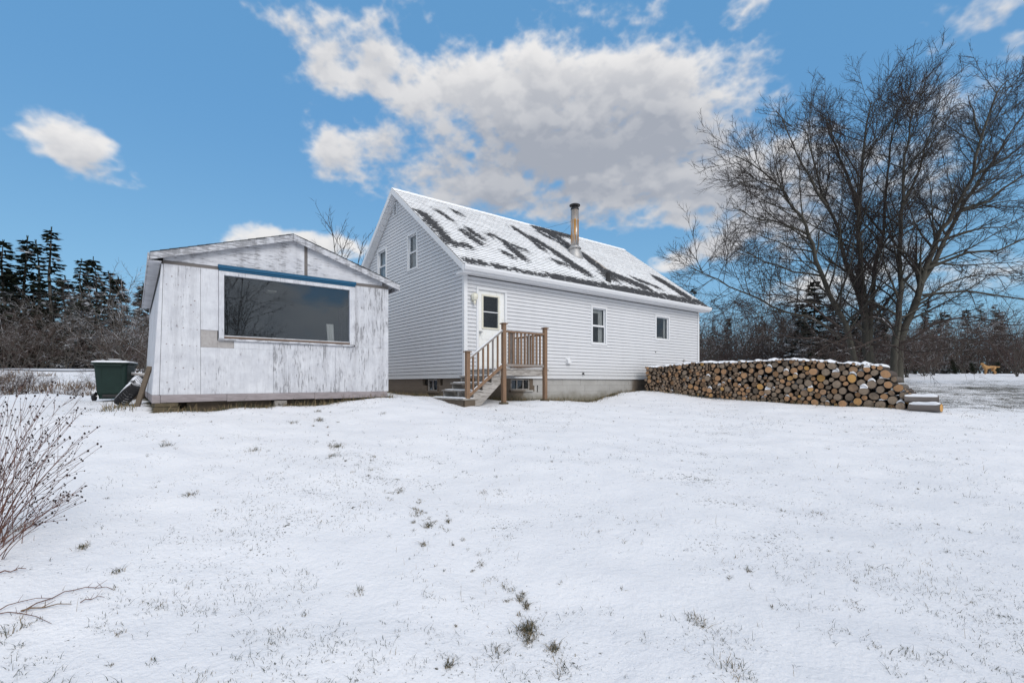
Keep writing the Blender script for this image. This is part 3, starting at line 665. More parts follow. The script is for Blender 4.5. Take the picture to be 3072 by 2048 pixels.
# shingles: real overlapping tabs, the 300 nearest as parts of their own
TW, TE = .305, .1128
def tab_mb(mb, x, k, w, drop, lift):
    y0 = YE - .03 + k * TE; y1 = y0 + TE * 1.22
    L = (y1 - y0) / CT
    for (lx, ly, lz) in ((0, -drop, .010 + lift), (w, -drop, .010 + lift), (w, L, .001), (0, L, .001), (0, -drop, .0), (w, -drop, .0)):
        mb.v.append((x + lx, y0 + ly * CT - lz * ST, zt(y0) + ly * ST + lz * CT))
    i = len(mb.v) - 6; mb.cur = 0; mb.face(i, i + 1, i + 2, i + 3); mb.cur = 1; mb.face(i + 4, i + 5, i + 1, i); mb.cur = 0
protos = []
for w, drop, lift in ((.302, 0, .004), (.300, .004, .007), (.303, -.004, .002), (.298, .007, .005)):
    mb = MB(); L = TE * 1.22 / CT; mb.v = [(0, -drop, .010 + lift), (w, -drop, .010 + lift), (w, L, .001), (0, L, .001), (0, -drop, 0), (w, -drop, 0)]
    mb.face(0, 1, 2, 3); mb.cur = 1; mb.face(4, 5, 1, 0); protos.append(mb.mesh('shingle', ['shingle', 'shingle_dark']))
tabs = []
for k in range(39):
    off = (k % 3) * .1017
    for j in range(-1, 40):
        x = RX0 + off + j * TW
        if x < RX0 - .001 or x + .30 > RX1 + .004: continue
        y = YE + k * TE; q = hw(x, y); tabs.append((q.length ** 2 + (zt(y)) ** 2, k, x))
tabs.sort(); rest = MB(); rr = random.Random(5)
for n, (dd, k, x) in enumerate(tabs):
    y0 = YE - .03 + k * TE
    if n < 300: link('shingle', protos[rr.randrange(4)], roof, (x, y0, zt(y0)), (TH, 0, 0))
    else: tab_mb(rest, x, k, .305 - rr.uniform(.002, .007), rr.uniform(-.005, .007), rr.uniform(.001, .007))
for k in range(39):                                  # cut tabs at both rakes
    off = (k % 3) * .1017
    if off > .01: tab_mb(rest, RX0, k, off - .003, 0, .004)
    xl = RX0 + off + TW * int((RX1 - RX0 - off) / TW)
    if RX1 - xl > .02: tab_mb(rest, xl, k, RX1 - xl, 0, .004)
tag(rest.build('shingles', ['shingle', 'shingle_dark'], roof), kind='stuff')
f = MB()
for k in range(38):
    x = RX0 + k * .308; f.hexa([(x, 3.86, zt(3.86) + .012), (x + .31, 3.86, zt(3.86) + .018), (x + .31, 4.0, zt(4) + .018), (x, 4.0, zt(4) + .012), (x, 3.86, zt(3.86) + .02), (x + .31, 3.86, zt(3.86) + .028), (x + .31, 4.0, zt(4) + .03), (x, 4.0, zt(4) + .022)])
f.build('ridge_cap', 'shingle', roof)
ch = empty('chimney_pipe', (6.1, 1.96, 4.72)); ch.parent = house
f = MB(); f.lathe([(.33, -.22), (.30, .02), (.22, .22), (.175, .30), (.17, .34)], 24); f.build('flashing', 'galvanised', ch, True)
f = MB(); f.lathe([(.25, .30), (.17, .40), (.155, .41)], 24); f.build('storm_collar', 'galvanised', ch, True)
f = MB(); f.lathe([(.149, .0), (.149, .45), (.155, .455), (.155, .475), (.149, .48), (.149, 1.0), (.155, 1.005), (.155, 1.03), (.149, 1.035), (.149, 1.42)], 24); o = f.build('pipe', 'rusty_pipe', ch, True); o.location = (0, 0, .33)
f = MB(); f.lathe([(.155, 1.75), (.155, 1.80), (.09, 1.82)], 24); f.build('pipe_band', 'black_metal', ch)
f = MB(); f.lathe([(.11, 1.81), (.11, 1.90)], 18); f.build('pipe_neck', 'black_metal', ch)
f = MB(); f.lathe([(.185, 1.885), (.20, 1.90), (.20, 1.935), (.14, 1.965), (.03, 1.98)], 24); f.build('rain_cap', 'black_metal', ch)
for q in ((6.9, 3.6), (5.2, 3.3)):
    f = MB(); f.tube([(0, 0, 1.35), (q[0] - 6.1, q[1] - 1.96, zt(q[1]) - 4.72)], .004, 4); f.build('guy_wire', 'wire', ch)
f = MB(); f.lathe([(.075, 0), (.075, .36), (.06, .37)], 12, (5.94, .22, zt(.22) - .06)); f.lathe([(.13, -.02), (.09, .06)], 12, (5.94, .22, zt(.22))); f.build('plumbing_vent', 'black_metal', roof)

# ------------------------------------------------------------------ house: foundation of single blocks
found = empty('foundation', (0, 0, 0)); found.parent = house
f = MB(); f.box(.13, HL - .02, .13, HWD - .1, -1.2, ZB - .03); f.build('backing_wall', 'dark_gap', found)
bm_ = MB(); bm_.box(.0015, .3985, .03, .125, .0015, .1985); blk = bm_.mesh('block', 'foundation')
for r in range(5):
    z = ZB - .025 - .2 * (r + 1); off = -.2 if r % 2 else 0
    for k in range(29):
        x = off + k * .4
        if x > HL - .2 or (1.15 < x < 2.3 and z > -.45 and z < .1 and not (x + .4 < 1.56 or x > 2.47)): continue
        link('block', blk, found, (x, U(-.003, .003), z))
    for k in range(20):
        a = -.0 - off - (k + 1) * .4
        if z > -.3 and a < -1.46 and a + .4 > -2.14: continue
        if a < -HWD: continue
        link('block', blk, found, (U(-.003, .003), -a, z), (0, 0, -math.pi / 2))
def cellar(a0, a1, z0, z1, rot, lights):
    w = empty('cellar_window', (0, 0, 0)); w.parent = house; w.rotation_euler = rot; f = MB(); c = .035
    for x0, x1, q0, q1 in ((a0, a0 + c, z0 + c, z1 - c), (a1 - c, a1, z0 + c, z1 - c), (a0, a1, z0, z0 + c), (a0, a1, z1 - c, z1)): f.box(x0, x1, .05, .11, q0, q1)
    for k in range(1, lights): x = a0 + (a1 - a0) * k / lights; f.box(x - .012, x + .012, .055, .10, z0 + c, z1 - c)
    f.build('sash', 'grey_wood', w)
    for k in range(lights):
        x0 = a0 + c * .5 + (a1 - a0 - c) * k / lights; x1 = a0 + c * .5 + (a1 - a0 - c) * (k + 1) / lights
        f = MB(); f.poly([(x0 + .012, .08, z0 + c), (x1 - .012, .08, z0 + c), (x1 - .012, .08, z1 - c), (x0 + .012, .08, z1 - c)]); f.build('pane', 'glass', w)
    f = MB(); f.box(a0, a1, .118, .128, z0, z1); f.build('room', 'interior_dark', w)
    f = MB(); f.box(a0 - .04, a1 + .1, -.01, .05, z0 - .05, z0 - .002); f.build('sill', 'foundation', w)
    f = MB(); f.box(a1 + .002, a1 + .18, .032, .125, z0 - .04, ZB - .03); f.build('jamb', 'old_beam', w)
cellar(1.58, 2.28, -.19, .13, (0, 0, 0), 3)
cellar(-2.1, -1.52, -.22, .13, RG, 2)
f = MB(); f.box(1.14, 1.575, .04, .12, -.7, .14); f.box(2.465, 2.56, .04, .12, -.7, .14); f.box(1.575, 2.465, .04, .12, -.75, -.245); f.build('parged_wall', 'foundation', found)

# ------------------------------------------------------------------ porch: landing, steps and railings
porch = empty('porch_steps', tuple(hw(0, 0)) + (EYE,), HROT, 'weathered brown wooden porch landing with railing and steps at the back door', 'porch')
DZ, YF, XL, XR = .37, -1.42, .12, 1.68
def snowcap(parent, x0, x1, y0, y1, z, h=.018, res=.05, name='snow_cover'):
    nx_, ny_ = max(2, int((x1 - x0) / res)), max(2, int((y1 - y0) / res)); f = MB()
    for j in range(ny_ + 1):
        for i in range(nx_ + 1):
            e = min(i, nx_ - i, j, ny_ - j); hh = (0 if e == 0 else h * (.75 if e == 1 else 1) * U(.7, 1.25)); jx = U(-.3, .3) * res if e else U(0, .35) * res * (1 if i == 0 else -1 if i == nx_ else 0); jy = U(-.3, .3) * res if e else U(0, .35) * res * (1 if j == 0 else -1 if j == ny_ else 0)
            f.v.append((x0 + (x1 - x0) * i / nx_ + jx, y0 + (y1 - y0) * j / ny_ + jy, z + .002 + hh))
    for j in range(ny_):
        for i in range(nx_): a = j * (nx_ + 1) + i; f.face(a, a + 1, a + nx_ + 2, a + nx_ + 1)
    return f.build(name, 'snow', parent, True)
for k in range(10):
    y0 = YF + k * .14; f = MB(); f.box(XL - .02, XR + .03, y0, y0 + .134, DZ - .03, DZ); f.build('deck_board', 'grey_wood', porch, bevel=.004)
snowcap(porch, XL, XR + .02, YF + .01, -.05, DZ, .012)
f = MB(); f.box(XL, XR, YF + .02, YF + .058, DZ - .175, DZ - .032); f.build('rim_board', 'grey_wood', porch, bevel=.004)
f = MB(); f.box(XR - .038, XR, YF + .06, -.04, DZ - .175, DZ - .032); f.build('rim_board', 'grey_wood', porch, bevel=.004)
f = MB(); f.box(XL, XL + .038, YF + .06, -.04, DZ - .175, DZ - .032); f.build('rim_board', 'grey_wood', porch, bevel=.004)
def pt(x, y):
    q = hw(x, y); return gz(q.x, q.y) - EYE
def post(x, y, z0, z1, s=.095):
    f = MB(); f.box(x - s / 2, x + s / 2, y - s / 2, y + s / 2, z0, z1); p = f.build('post', 'treated_wood', porch, bevel=.005)
    f = MB(); f.box(x - .075, x + .075, y - .075, y + .075, z1 + .001, z1 + .022); f.prism([(x - .055, z1 + .022), (x + .055, z1 + .022), (x + .03, z1 + .04), (x - .03, z1 + .04)], 1, y - .05, y + .05); f.build('post_cap', 'treated_wood', p)
    snowcap(p, x - .07, x + .07, y - .07, y + .07, z1 + .03, .016, .03)
PX0, PX1, PYF = .205, 1.545, YF + .0
post(PX0, YF - .03, pt(PX0, YF) - .03, 1.44); post(PX1, YF - .03, pt(PX1, YF) - .03, 1.42); post(PX1, -.10, DZ - .03, 1.42)
for x in (PX0, PX1):
    q = pt(x, YF - .03); f = MB(); f.box(x - .09, x + .09, YF - .11, YF + .06, q - .08, q + .05); f.build('footing', 'moss_block', porch, bevel=.012)
NX = -.82
post(NX, YF + .0, -.36, .72)
def rail(a, b, name='rail', w=.09, h=.038):
    f = MB(); f.bar(a, b, w, h); f.build(name, 'treated_wood', porch, bevel=.005)
yr = YF - .03
rail((PX0 + .05, yr, 1.27), (PX1 - .05, yr, 1.27)); rail((PX0 + .05, yr, .45), (PX1 - .05, yr, .45), w=.04, h=.06)
snowcap(porch, PX0 + .06, PX1 - .06, yr - .04, yr + .04, 1.29, .012, .03)
rail((PX1, yr + .05, 1.27), (PX1, -.15, 1.27)); rail((PX1, yr + .05, .45), (PX1, -.15, .45), w=.04, h=.06)
bal = MB(); bal.box(-.018, .018, -.018, .018, 0, .775); balm = bal.mesh('baluster', 'treated_wood')
for k in range(9): link('baluster', balm, porch, (PX0 + .17 + k * .126, yr + .005, .478))
for k in range(8): link('baluster', balm, porch, (PX1 - .005, yr + .19 + k * .128, .478))
za, zb = .60, 1.30
rail((NX + .05, YF - .0, za - .02), (PX0 - .04, YF - .02, zb - .02)); rail((NX + .05, YF, -.27), (PX0 - .04, YF - .02, .43), w=.045, h=.075)
for k in range(6):
    q = (k + .7) / 6.6; x = NX + .05 + (PX0 - NX - .09) * q; z = -.27 + .70 * q + .03
    f = MB(); f.box(x - .018, x + .018, YF - .025, YF + .011, z, z + .79); f.build('baluster', 'treated_wood', porch)
f = MB()
for k in range(14):                                   # snow lying along the sloping rails
    for (b0, b1, w) in ((za + .0, zb + .0, .034), (-.232, .468, .02)):
        q0, q1 = k / 14, (k + 1) / 14; x0, x1 = NX + .05 + (PX0 - NX - .09) * q0, NX + .05 + (PX0 - NX - .09) * q1; z_0, z_1 = b0 + (b1 - b0) * q0 + .003, b0 + (b1 - b0) * q1 + .003; hh = U(.005, .016)
        f.hexa([(x0, YF - w, z_0), (x1, YF - w - .01, z_1), (x1, YF + w, z_1), (x0, YF + w, z_0), (x0, YF - w * .6, z_0 + hh), (x1, YF - w * .6, z_1 + hh), (x1, YF + w * .6, z_1 + hh), (x0, YF + w * .6, z_0 + hh)])
f.build('snow_cover', 'snow', porch)
RUN = .262; TZ = [.205, .022, -.16]
for k, z in enumerate(TZ):
    x1 = XL + .0 - RUN * k + .02
    f = MB(); f.box(x1 - RUN - .03, x1, YF - .01, .03, z - .036, z); f.build('tread', 'grey_wood', porch, bevel=.005)
    snowcap(porch, x1 - RUN - .02, x1 - .01, YF + .0, .02, z, .016)
zb_ = -.345; x1 = XL - RUN * 3 + .06
f = MB(); f.box(x1 - .36, x1, YF - .05, .12, zb_ - .036, zb_); f.build('tread', 'grey_wood', porch, bevel=.005); snowcap(porch, x1 - .35, x1 - .01, YF - .04, .11, zb_, .02)
f = MB(); f.box(x1 - .33, x1 - .295, YF - .03, .10, -.60, zb_ - .038); f.box(x1 - .33, x1 - .02, YF - .03, YF + .005, -.60, zb_ - .038); f.build('bottom_step_box', 'old_beam', porch, bevel=.004)
for y in (YF + .03, -.72, -.02):                      # notched stringers
    f = MB(); pr = [(XL + .02, DZ - .18), (XL + .02, .165)]
    for k, z in enumerate(TZ): xa = XL + .02 - RUN * k; pr += [(xa, z - .038), (xa - RUN, z - .038)]
    pr += [(XL + .02 - RUN * 3, -.52), (XL - RUN * 2.15, -.52), (XL + .02, .0)]
    f.prism(pr[1:], 1, y - .019, y + .019); f.build('stringer', 'grey_wood', porch)

# ------------------------------------------------------------------ shed
SW, SD = 4.25, 6.6
sbot = lambda x: -.20 + .025 * x / SW               # the floor line is not quite level
stop = lambda x: 2.11 + .04 * x / SW
APX, APZ = 2.18, 2.87
def spanel(name, x0, x1, z0, z1, m, y=-.014, th=.014):     # a sheet of plywood; z0, z1 may be callables of x
    g = lambda q, x: q(x) if callable(q) else q
    f = MB(); f.hexa([(x0, y, g(z0, x0)), (x1, y, g(z0, x1)), (x1, y + th, g(z0, x1)), (x0, y + th, g(z0, x0)), (x0, y, g(z1, x0)), (x1, y, g(z1, x1)), (x1, y + th, g(z1, x1)), (x0, y + th, g(z1, x0))])
    return f.build(name, m, shed)
WX0, WX1, WZ0, WZ1 = .985, 3.352, .90, 2.03
# framed box behind the sheets
f = MB()
f.box(.02, .03, .02, SD, -.2, 2.1); f.build('side_frame', 'interior_dark', shed)
f = MB(); f.hexa([(-.10, .0, -.20), (-.085, .0, -.20), (-.085, SD, -.20), (-.10, SD, -.20), (.03, .0, 2.11), (.045, .0, 2.11), (.045, SD, 2.11), (.03, SD, 2.11)]); f.build('side_wall', 'plywood_mid', shed)
f = MB(); f.box(SW - .012, SW, .0, SD, -.18, 2.14); f.build('side_wall', 'plywood_worn', shed)
f = MB(); f.prism([(0, -.2), (SW, -.2), (SW, 2.13), (APX, APZ), (0, 2.1)], 1, SD - .02, SD); f.build('back_wall', 'plywood_mid', shed)
f = MB(); f.box(.03, SW - .02, .02, SD, -.24, -.21); f.build('floor', 'old_beam', shed)
# the room behind the glass
f = MB(); f.poly([(.04, 3.2, -.2), (SW - .03, 3.2, -.2), (SW - .03, 3.2, 2.3), (.04, 3.2, 2.3)]); f.poly([(.04, .03, 2.1), (SW - .03, .03, 2.1), (SW - .03, 3.2, 2.1), (.04, 3.2, 2.1)]); f.build('inner_wall', 'interior', shed)
f = MB(); f.box(2.0, 2.2, 1.4, 1.6, 2.06, 2.09); f.build('ceiling_slab', 'lamp_cream', shed)  # small cream slab under the ceiling, showing pale through the glass
f = MB()
for i in range(13): x = 2.90 + .16 * i / 12; y = .16 + .012 * math.sin(i * 2); f.v += [(x + .02, y, .92), (x, y, 1.28)] if i else [(x + .02, y, .92), (x + .05, y, 1.22)]
for i in range(12): f.face(2 * i, 2 * i + 2, 2 * i + 3, 2 * i + 1)
f.build('curtain', 'curtain', shed, True)
f = MB(); f.hexa([(-.10, -.018, -.2), (.0, -.018, -.2), (.0, .0, -.2), (-.10, .0, -.2), (.035, -.018, 2.1), (.06, -.018, 2.1), (.06, .0, 2.1), (.035, .0, 2.1)]); f.build('corner_board', 'plywood_sound', shed)
f = MB(); f.hexa([(.006, -.014, sbot(0)), (.612, -.014, sbot(.6)), (.612, 0, sbot(.6)), (.006, 0, sbot(0)), (.066, -.014, stop(0)), (.612, -.014, stop(.6)), (.612, 0, stop(.6)), (.066, 0, stop(0))]); f.build('plywood_sheet', 'plywood_sound', shed)
spanel('plywood_sheet', .617, .895, .985, stop, 'plywood_sound'); spanel('plywood_sheet', .617, 1.832, sbot, .665, 'plywood_sound')
spanel('plywood_sheet', 1.152, 1.832, .667, .80, 'plywood_sound')
spanel('plywood_sheet', 1.837, 3.05, sbot, .80, 'plywood_worn'); spanel('plywood_sheet', 3.054, SW, sbot, .80, 'plywood_worn')
spanel('plywood_sheet', 3.472, SW, .802, stop, 'plywood_worn')
spanel('patch_board', .618, .880, .668, .982, 'patch_wood', -.004, .004); spanel('patch_board', .882, 1.148, .668, .80, 'patch_wood', -.004, .004)
gtop = lambda x: 3.005 - abs(x - APX) * ((3.0 - 2.27) / (APX + .10) if x < APX else (3.005 - 2.285) / (4.44 - APX)) - .057
def gpanel(xs, z0, m):
    f = MB()
    for xa, xb in zip(xs, xs[1:]): f.hexa([(xa, -.020, z0(xa)), (xb, -.020, z0(xb)), (xb, 0, z0(xb)), (xa, 0, z0(xa)), (xa, -.020, gtop(xa)), (xb, -.020, gtop(xb)), (xb, 0, gtop(xb)), (xa, 0, gtop(xa))])
    f.build('gable_sheet', m, shed)
gb = lambda x: 2.17 + .05 * x / SW
gpanel([.06, APX, 2.418], gb, 'plywood_gable'); gpanel([2.482, 3.2, 4.1], gb, 'plywood_gable')
f = MB(); f.box(2.42, 2.48, -.012, 0, gb(2.45), gtop(2.45)); f.build('bare_seam', 'seam_wood', shed)
f = MB(); f.hexa([(.05, -.010, stop(0) + .002), (SW, -.010, stop(SW) + .002), (SW, 0, stop(SW) + .002), (.05, 0, stop(0) + .002), (.05, -.010, gb(0) - .002), (SW, -.010, gb(SW) - .002), (SW, 0, gb(SW) - .002), (.05, 0, gb(0) - .002)]); f.build('bare_seam', 'seam_wood', shed)
# window: casing boards, blue head board, sill, glass
for x0, x1, q0, q1 in ((.900, WX0, .80, 2.105), (WX1, 3.468, .84, 2.105), (WX0 + .001, WX1 - .001, WZ1, 2.105)):
    f = MB(); f.box(x0, x1, -.045, .05, q0, q1); f.build('window_casing', 'plywood_mid', shed, bevel=.004)
f = MB(); f.box(.90, 3.468, -.060, .05, 2.108, 2.145); f.box(.885, 3.485, -.075, 0, 2.146, 2.212); f.build('head_board', 'blue_paint', shed, bevel=.006)
f = MB(); f.box(WX0 + .001, WX1 - .001, -.05, .05, .845, .88); f.build('sill', 'brown_wood', shed, bevel=.005)
f = MB(); f.box(.89, 3.44, -.055, -.001, .803, .843); f.build('apron_board', 'paint_board', shed, bevel=.004)
f = MB(); f.box(WX0 + .001, WX1 - .001, .0, .04, .881, .905); f.build('window_stop', 'plywood_mid', shed)
f = MB(); f.poly([(WX0, .012, .905), (WX1, .012, .905), (WX1, .012, WZ1), (WX0, .012, WZ1)]); f.build('pane', 'dusty_glass', shed)
# nail heads on the first sheet
f = MB(); rr = random.Random(9)
for cx, cz in [(.08+.06*0, 1.75),(.26,1.76),(.42,1.74),(.52,1.5),(.2,1.4),(.33,1.38),(.46,1.42),(.1,1.02),(.24,1.02),(.34,1.0),(.46,.98),(.56,.98),(.08,.7),(.2,.69),(.32,.69),(.44,.68),(.55,.68),(.08,.38),(.22,.28),(.34,.28),(.50,.27),(.09,.02),(.28,.02),(.46,.0),(.52,-.1),(.12,-.1),(.36,-.1),(.16,1.9),(.44,1.95),(.56,1.2),(.5,1.3),(.3,1.55)]:
    c = (.03 + cx * .95, cz); r_ = rr.uniform(.007, .014); i = len(f.v); n = 7
    for j in range(n): f.v.append((c[0] + r_ * math.cos(6.283 * j / n), -.0165, c[1] + r_ * math.sin(6.283 * j / n)))
    f.face(*range(i, i + n))
tag(f.build('nail_heads', 'skirt_wood', shed), kind='stuff')
# skirt boards, beam and rim
for x0, x1 in ((.02, 1.03), (1.034, 2.62), (2.624, 4.22)):
    f = MB(); f.hexa([(x0, -.028, sbot(x0) - .14), (x1, -.028, sbot(x1) - .13), (x1, .01, sbot(x1) - .13), (x0, .01, sbot(x0) - .14), (x0, -.028, sbot(x0) - .002), (x1, -.028, sbot(x1) - .002), (x1, .01, sbot(x1) - .002), (x0, .01, sbot(x0) - .002)]); f.build('skirt_board', 'skirt_wood', shed, bevel=.004)
f = MB(); f.box(-.10, .015, -.03, .01, -.345, -.205); f.build('skirt_board', 'skirt_wood', shed, bevel=.004)
f = MB(); f.box(-.10, -.07, .012, SD, -.345, -.205); f.build('skirt_board', 'skirt_wood', shed)
for x0, x1 in ((.42, 1.84), (2.10, 4.15)):
    f = MB(); f.box(x0, x1, .14, .2, -.50, -.34); f.build('floor_beam', 'old_beam', shed)
f = MB(); f.box(0, SW, .3, .36, -.6, -.25); f.build('floor_beam', 'old_beam', shed)
# roof
rsl = (3.0 - 2.27) / (APX + .10)
rtopz = lambda x: 3.005 - abs(x - APX) * (rsl if x < APX else (3.005 - 2.285) / (4.44 - APX))
sr = empty('roof', (0, 0, 0)); sr.parent = shed
for xa, xb in ((-.13, APX), (APX, 4.46)):
    f = MB(); f.hexa([(xa, -.12, rtopz(xa) - .055), (xb, -.12, rtopz(xb) - .055), (xb, SD + .15, rtopz(xb) - .055), (xa, SD + .15, rtopz(xa) - .055), (xa, -.12, rtopz(xa) - .012), (xb, -.12, rtopz(xb) - .012), (xb, SD + .15, rtopz(xb) - .012), (xa, SD + .15, rtopz(xa) - .012)]); f.build('roof_deck', 'paint_board', sr)
    n = 17
    for k in range(n):
        q0, q1 = k / n, (k + 1.15) / n; s0, s1 = (xa + (xb - xa) * q0, xa + (xb - xa) * min(q1, 1)) if xa < 0 else (xb + (xa - xb) * q0, xb + (xa - xb) * min(q1, 1))
        f = MB(); l0, l1 = min(s0, s1), max(s0, s1); up = .007; zl = lambda x: rtopz(x) - .009 + (up if abs(x - s0) < 1e-6 else 0)
        j_ = U(-.012, .012); f.hexa([(l0, -.155 + j_, rtopz(l0) - .0105), (l1, -.155 + j_, rtopz(l1) - .0105), (l1, SD + .17, rtopz(l1) - .0105), (l0, SD + .17, rtopz(l0) - .0105), (l0, -.155 + j_, zl(l0) + .004), (l1, -.155 + j_, zl(l1) + .004), (l1, SD + .17, zl(l1) + .004), (l0, SD + .17, zl(l0) + .004)]); f.build('shingle_course', 'shed_shingle', sr)
for xa, xb in ((-.13, APX - .002), (APX + .002, 4.45)):
    f = MB(); h = .12; f.hexa([(xa, -.145, rtopz(xa) - .018 - h), (xb, -.145, rtopz(xb) - .018 - h), (xb, -.121, rtopz(xb) - .018 - h), (xa, -.121, rtopz(xa) - .018 - h), (xa, -.145, rtopz(xa) - .013), (xb, -.145, rtopz(xb) - .013), (xb, -.121, rtopz(xb) - .013), (xa, -.121, rtopz(xa) - .013)]); f.build('fascia_board', 'paint_board', sr, bevel=.004)
for xa in (-.15, 4.465):
    f = MB(); f.box(xa - .012, xa + .012, -.14, SD + .15, rtopz(xa) - .14, rtopz(xa) - .014); f.build('eave_board', 'paint_board', sr)
f = MB(); f.box(-.14, .03, -.11, SD, 2.115, 2.128); f.build('soffit', 'plywood_mid', sr)
f = MB(); f.prism([(0.0, 2.15), (4.2, 2.18), (APX, 2.89)], 1, -.118, -.021)
# blocks the shed rests on
def on_shed(x, y, z): q = hw(x, y, S0); return (q.x, q.y, z + EYE)
bq = MB(); bq.box(-.115, .115, -.2, .2, 0, .125); bqm = bq.mesh('concrete_block', 'block')
def sblock(x, y, z, label, m='block', dims=None, rz=0):
    g = MB(); a, b_, c = dims or (.115, .2, .125); g.box(-a, a, -b_, b_, 0, c); o = g.build('concrete_block', m, None, bevel=.008); o.location = on_shed(x, y, z); o.rotation_euler = (0, 0, HROT + rz); return tag(o, label, 'block', 'blocks under the shed')
sblock(1.97, .17, -.468, 'grey concrete block under the middle of the white shed')
sblock(1.98, .16, -.51, 'flat dark slab beneath the middle concrete block of the shed', 'moss_block', (.3, .24, .04))
sblock(.09, .16, -.415, 'upper brown stone slab under the front left shed corner', 'moss_block', (.17, .2, .07), .1)
sblock(.12, .15, -.53, 'lower mossy brown stone under the front left shed corner', 'moss_block', (.19, .22, .11), -.06)
sblock(4.16, .2, -.37, 'flat brown stone under the front right shed corner', 'moss_block', (.18, .2, .055))

# ------------------------------------------------------------------ wheelie bin, tyres and boards beside the shed
BY = 13.0; bp = pix(346, 1202, BY); bx_, by_ = bp.x, bp.y
binr = empty('wheelie_bin', (bx_, by_, gz(bx_, by_)), R(24), 'dark green wheeled garbage bin with a snowy lid beside the shed', 'garbage bin')
def ring(z, w, d_, r=.06, n=4, oy=0.0):
    out = []
    for cx, cy, a0 in ((w / 2 - r, d_ / 2 - r, 0), (-w / 2 + r, d_ / 2 - r, 90), (-w / 2 + r, -d_ / 2 + r, 180), (w / 2 - r, -d_ / 2 + r, 270)):
        for k in range(n + 1): a = R(a0 + 90 * k / n); out.append((cx + r * math.cos(a), cy + oy + r * math.sin(a), z))
    return out
def loft(rings, f=None):
    f = f or MB(); i = len(f.v); n = len(rings[0])
    for r_ in rings: f.v.extend(r_)
    for k in range(len(rings) - 1):
        for j in range(n): f.face(i + k * n + j, i + k * n + (j + 1) % n, i + (k + 1) * n + (j + 1) % n, i + (k + 1) * n + j)
    f.face(*[i + j for j in range(n - 1, -1, -1)]); f.face(*[i + (len(rings) - 1) * n + j for j in range(n)]); return f
loft([ring(.05, .56, .56), ring(.14, .58, .60), ring(.20, .62, .66), ring(.9, .70, .78), ring(.93, .74, .82), ring(.955, .74, .82)]).build('bin_body', 'bin_green', binr, bevel=.004)
f = MB(); f.box(-.18, .18, -.335, -.27, .10, .17); f.build('axle_recess', 'black_metal', binr)
for x in (-.2, .2): f = MB(); f.hexa([(x - .02, -.33, .2), (x + .02, -.33, .2), (x + .02, -.30, .2), (x - .02, -.30, .2), (x - .02, -.395, .86), (x + .02, -.395, .86), (x + .02, -.36, .86), (x - .02, -.36, .86)]); f.build('rib', 'bin_green', binr)
lid = loft([ring(.965, .80, .90, .08), ring(1.0, .80, .90, .08), ring(1.03, .70, .78, .1)]).build('lid', 'bin_green', binr)
f = MB(); f.tube([(-.26, -.47, .93), (.26, -.47, .93)], .018, 8); f.tube([(-.26, -.47, .93), (-.26, -.40, .93)], .018, 8); f.tube([(.26, -.47, .93), (.26, -.40, .93)], .018, 8); f.build('handle', 'bin_green', binr)
loft([ring(1.004, .81, .91, .09), ring(1.030, .79, .89, .1), ring(1.052, .62, .70, .12), ring(1.058, .3, .3, .12)]).build('snow_cover', 'snow', lid, True)
loft([ring(1.055, .30, .22, .05), ring(1.085, .28, .2, .05)]).build('lid_hump', 'bin_green', lid)
loft([ring(1.086, .29, .21, .05), ring(1.100, .24, .16, .05)]).build('snow_cover', 'snow', lid, True)
for x in (-.37, .37):
    f = MB(); f.tube([(x - .035, -.26, .12), (x - .03, -.26, .12), (x + .03, -.26, .12), (x + .035, -.26, .12)], [.10, .12, .12, .10], 18); w = f.build('wheel', 'rubber', binr)
    f = MB(); f.tube([(x - .042, -.26, .12), (x + .042, -.26, .12)], .05, 12); f.build('hub', 'black_metal', w)
f = MB(); f.tube([(-.34, -.26, .12), (.34, -.26, .12)], .014, 8); f.build('axle', 'steel', binr)

def tyre(loc, rot, R0, wd, label):
    t_ = empty('tyre', loc, 0, label, 'tyre', 'old tyres beside the shed'); t_.rotation_euler = rot; f = MB(); n = 40
    prof = [(R0 * .60, -wd * .36), (R0 * .64, -wd * .46), (R0 * .80, -wd * .5), (R0 * .95, -wd * .46), (R0, -wd * .34), (R0, wd * .34), (R0 * .95, wd * .46), (R0 * .80, wd * .5), (R0 * .64, wd * .46), (R0 * .60, wd * .36)]
    for r_, z in prof:
        for j in range(n): a = 6.28318 * j / n; f.v.append((r_ * math.cos(a), r_ * math.sin(a), z))
    m_ = len(prof)
    for k in range(m_):
        for j in range(n): f.face(k * n + j, k * n + (j + 1) % n, ((k + 1) % m_) * n + (j + 1) % n, ((k + 1) % m_) * n + j)
    f.build('carcass', 'rubber', t_, True)
    g = MB()
    for j in range(36):
        a = 6.28318 * j / 36; c, s_ = math.cos(a), math.sin(a)
        for (z0_, z1_, tw) in ((-wd * .33, -wd * .03, .05), (wd * .03, wd * .33, -.05)):
            pts = []
            for rr_ in (R0 - .004, R0 + .010):
                for (da, zz) in ((-.06 + tw, z0_), (.06 + tw, z0_), (.06 - tw, z1_), (-.06 - tw, z1_)): pts.append((rr_ * math.cos(a + da), rr_ * math.sin(a + da), zz))
            g.hexa(pts)
    tag(g.build('tread_blocks', 'rubber', t_), kind='stuff')
ty = pix(392, 1214, 10.6)
def axis_rot(ax): return Vector(ax).to_track_quat('Z', 'Y').to_euler()
tyre((ty.x - .10, ty.y + .12, gz(ty.x, ty.y) + .31), axis_rot((-.65, -.51, .57)), .36, .27, 'black tyre leaning beside the shed with snow on its tread')
tyre((ty.x + .46, ty.y + .25, gz(ty.x + .4, ty.y) + .27), axis_rot((-.70, -.55, .45)), .30, .16, 'narrow tyre half hidden between the leaning tyre and shed board')
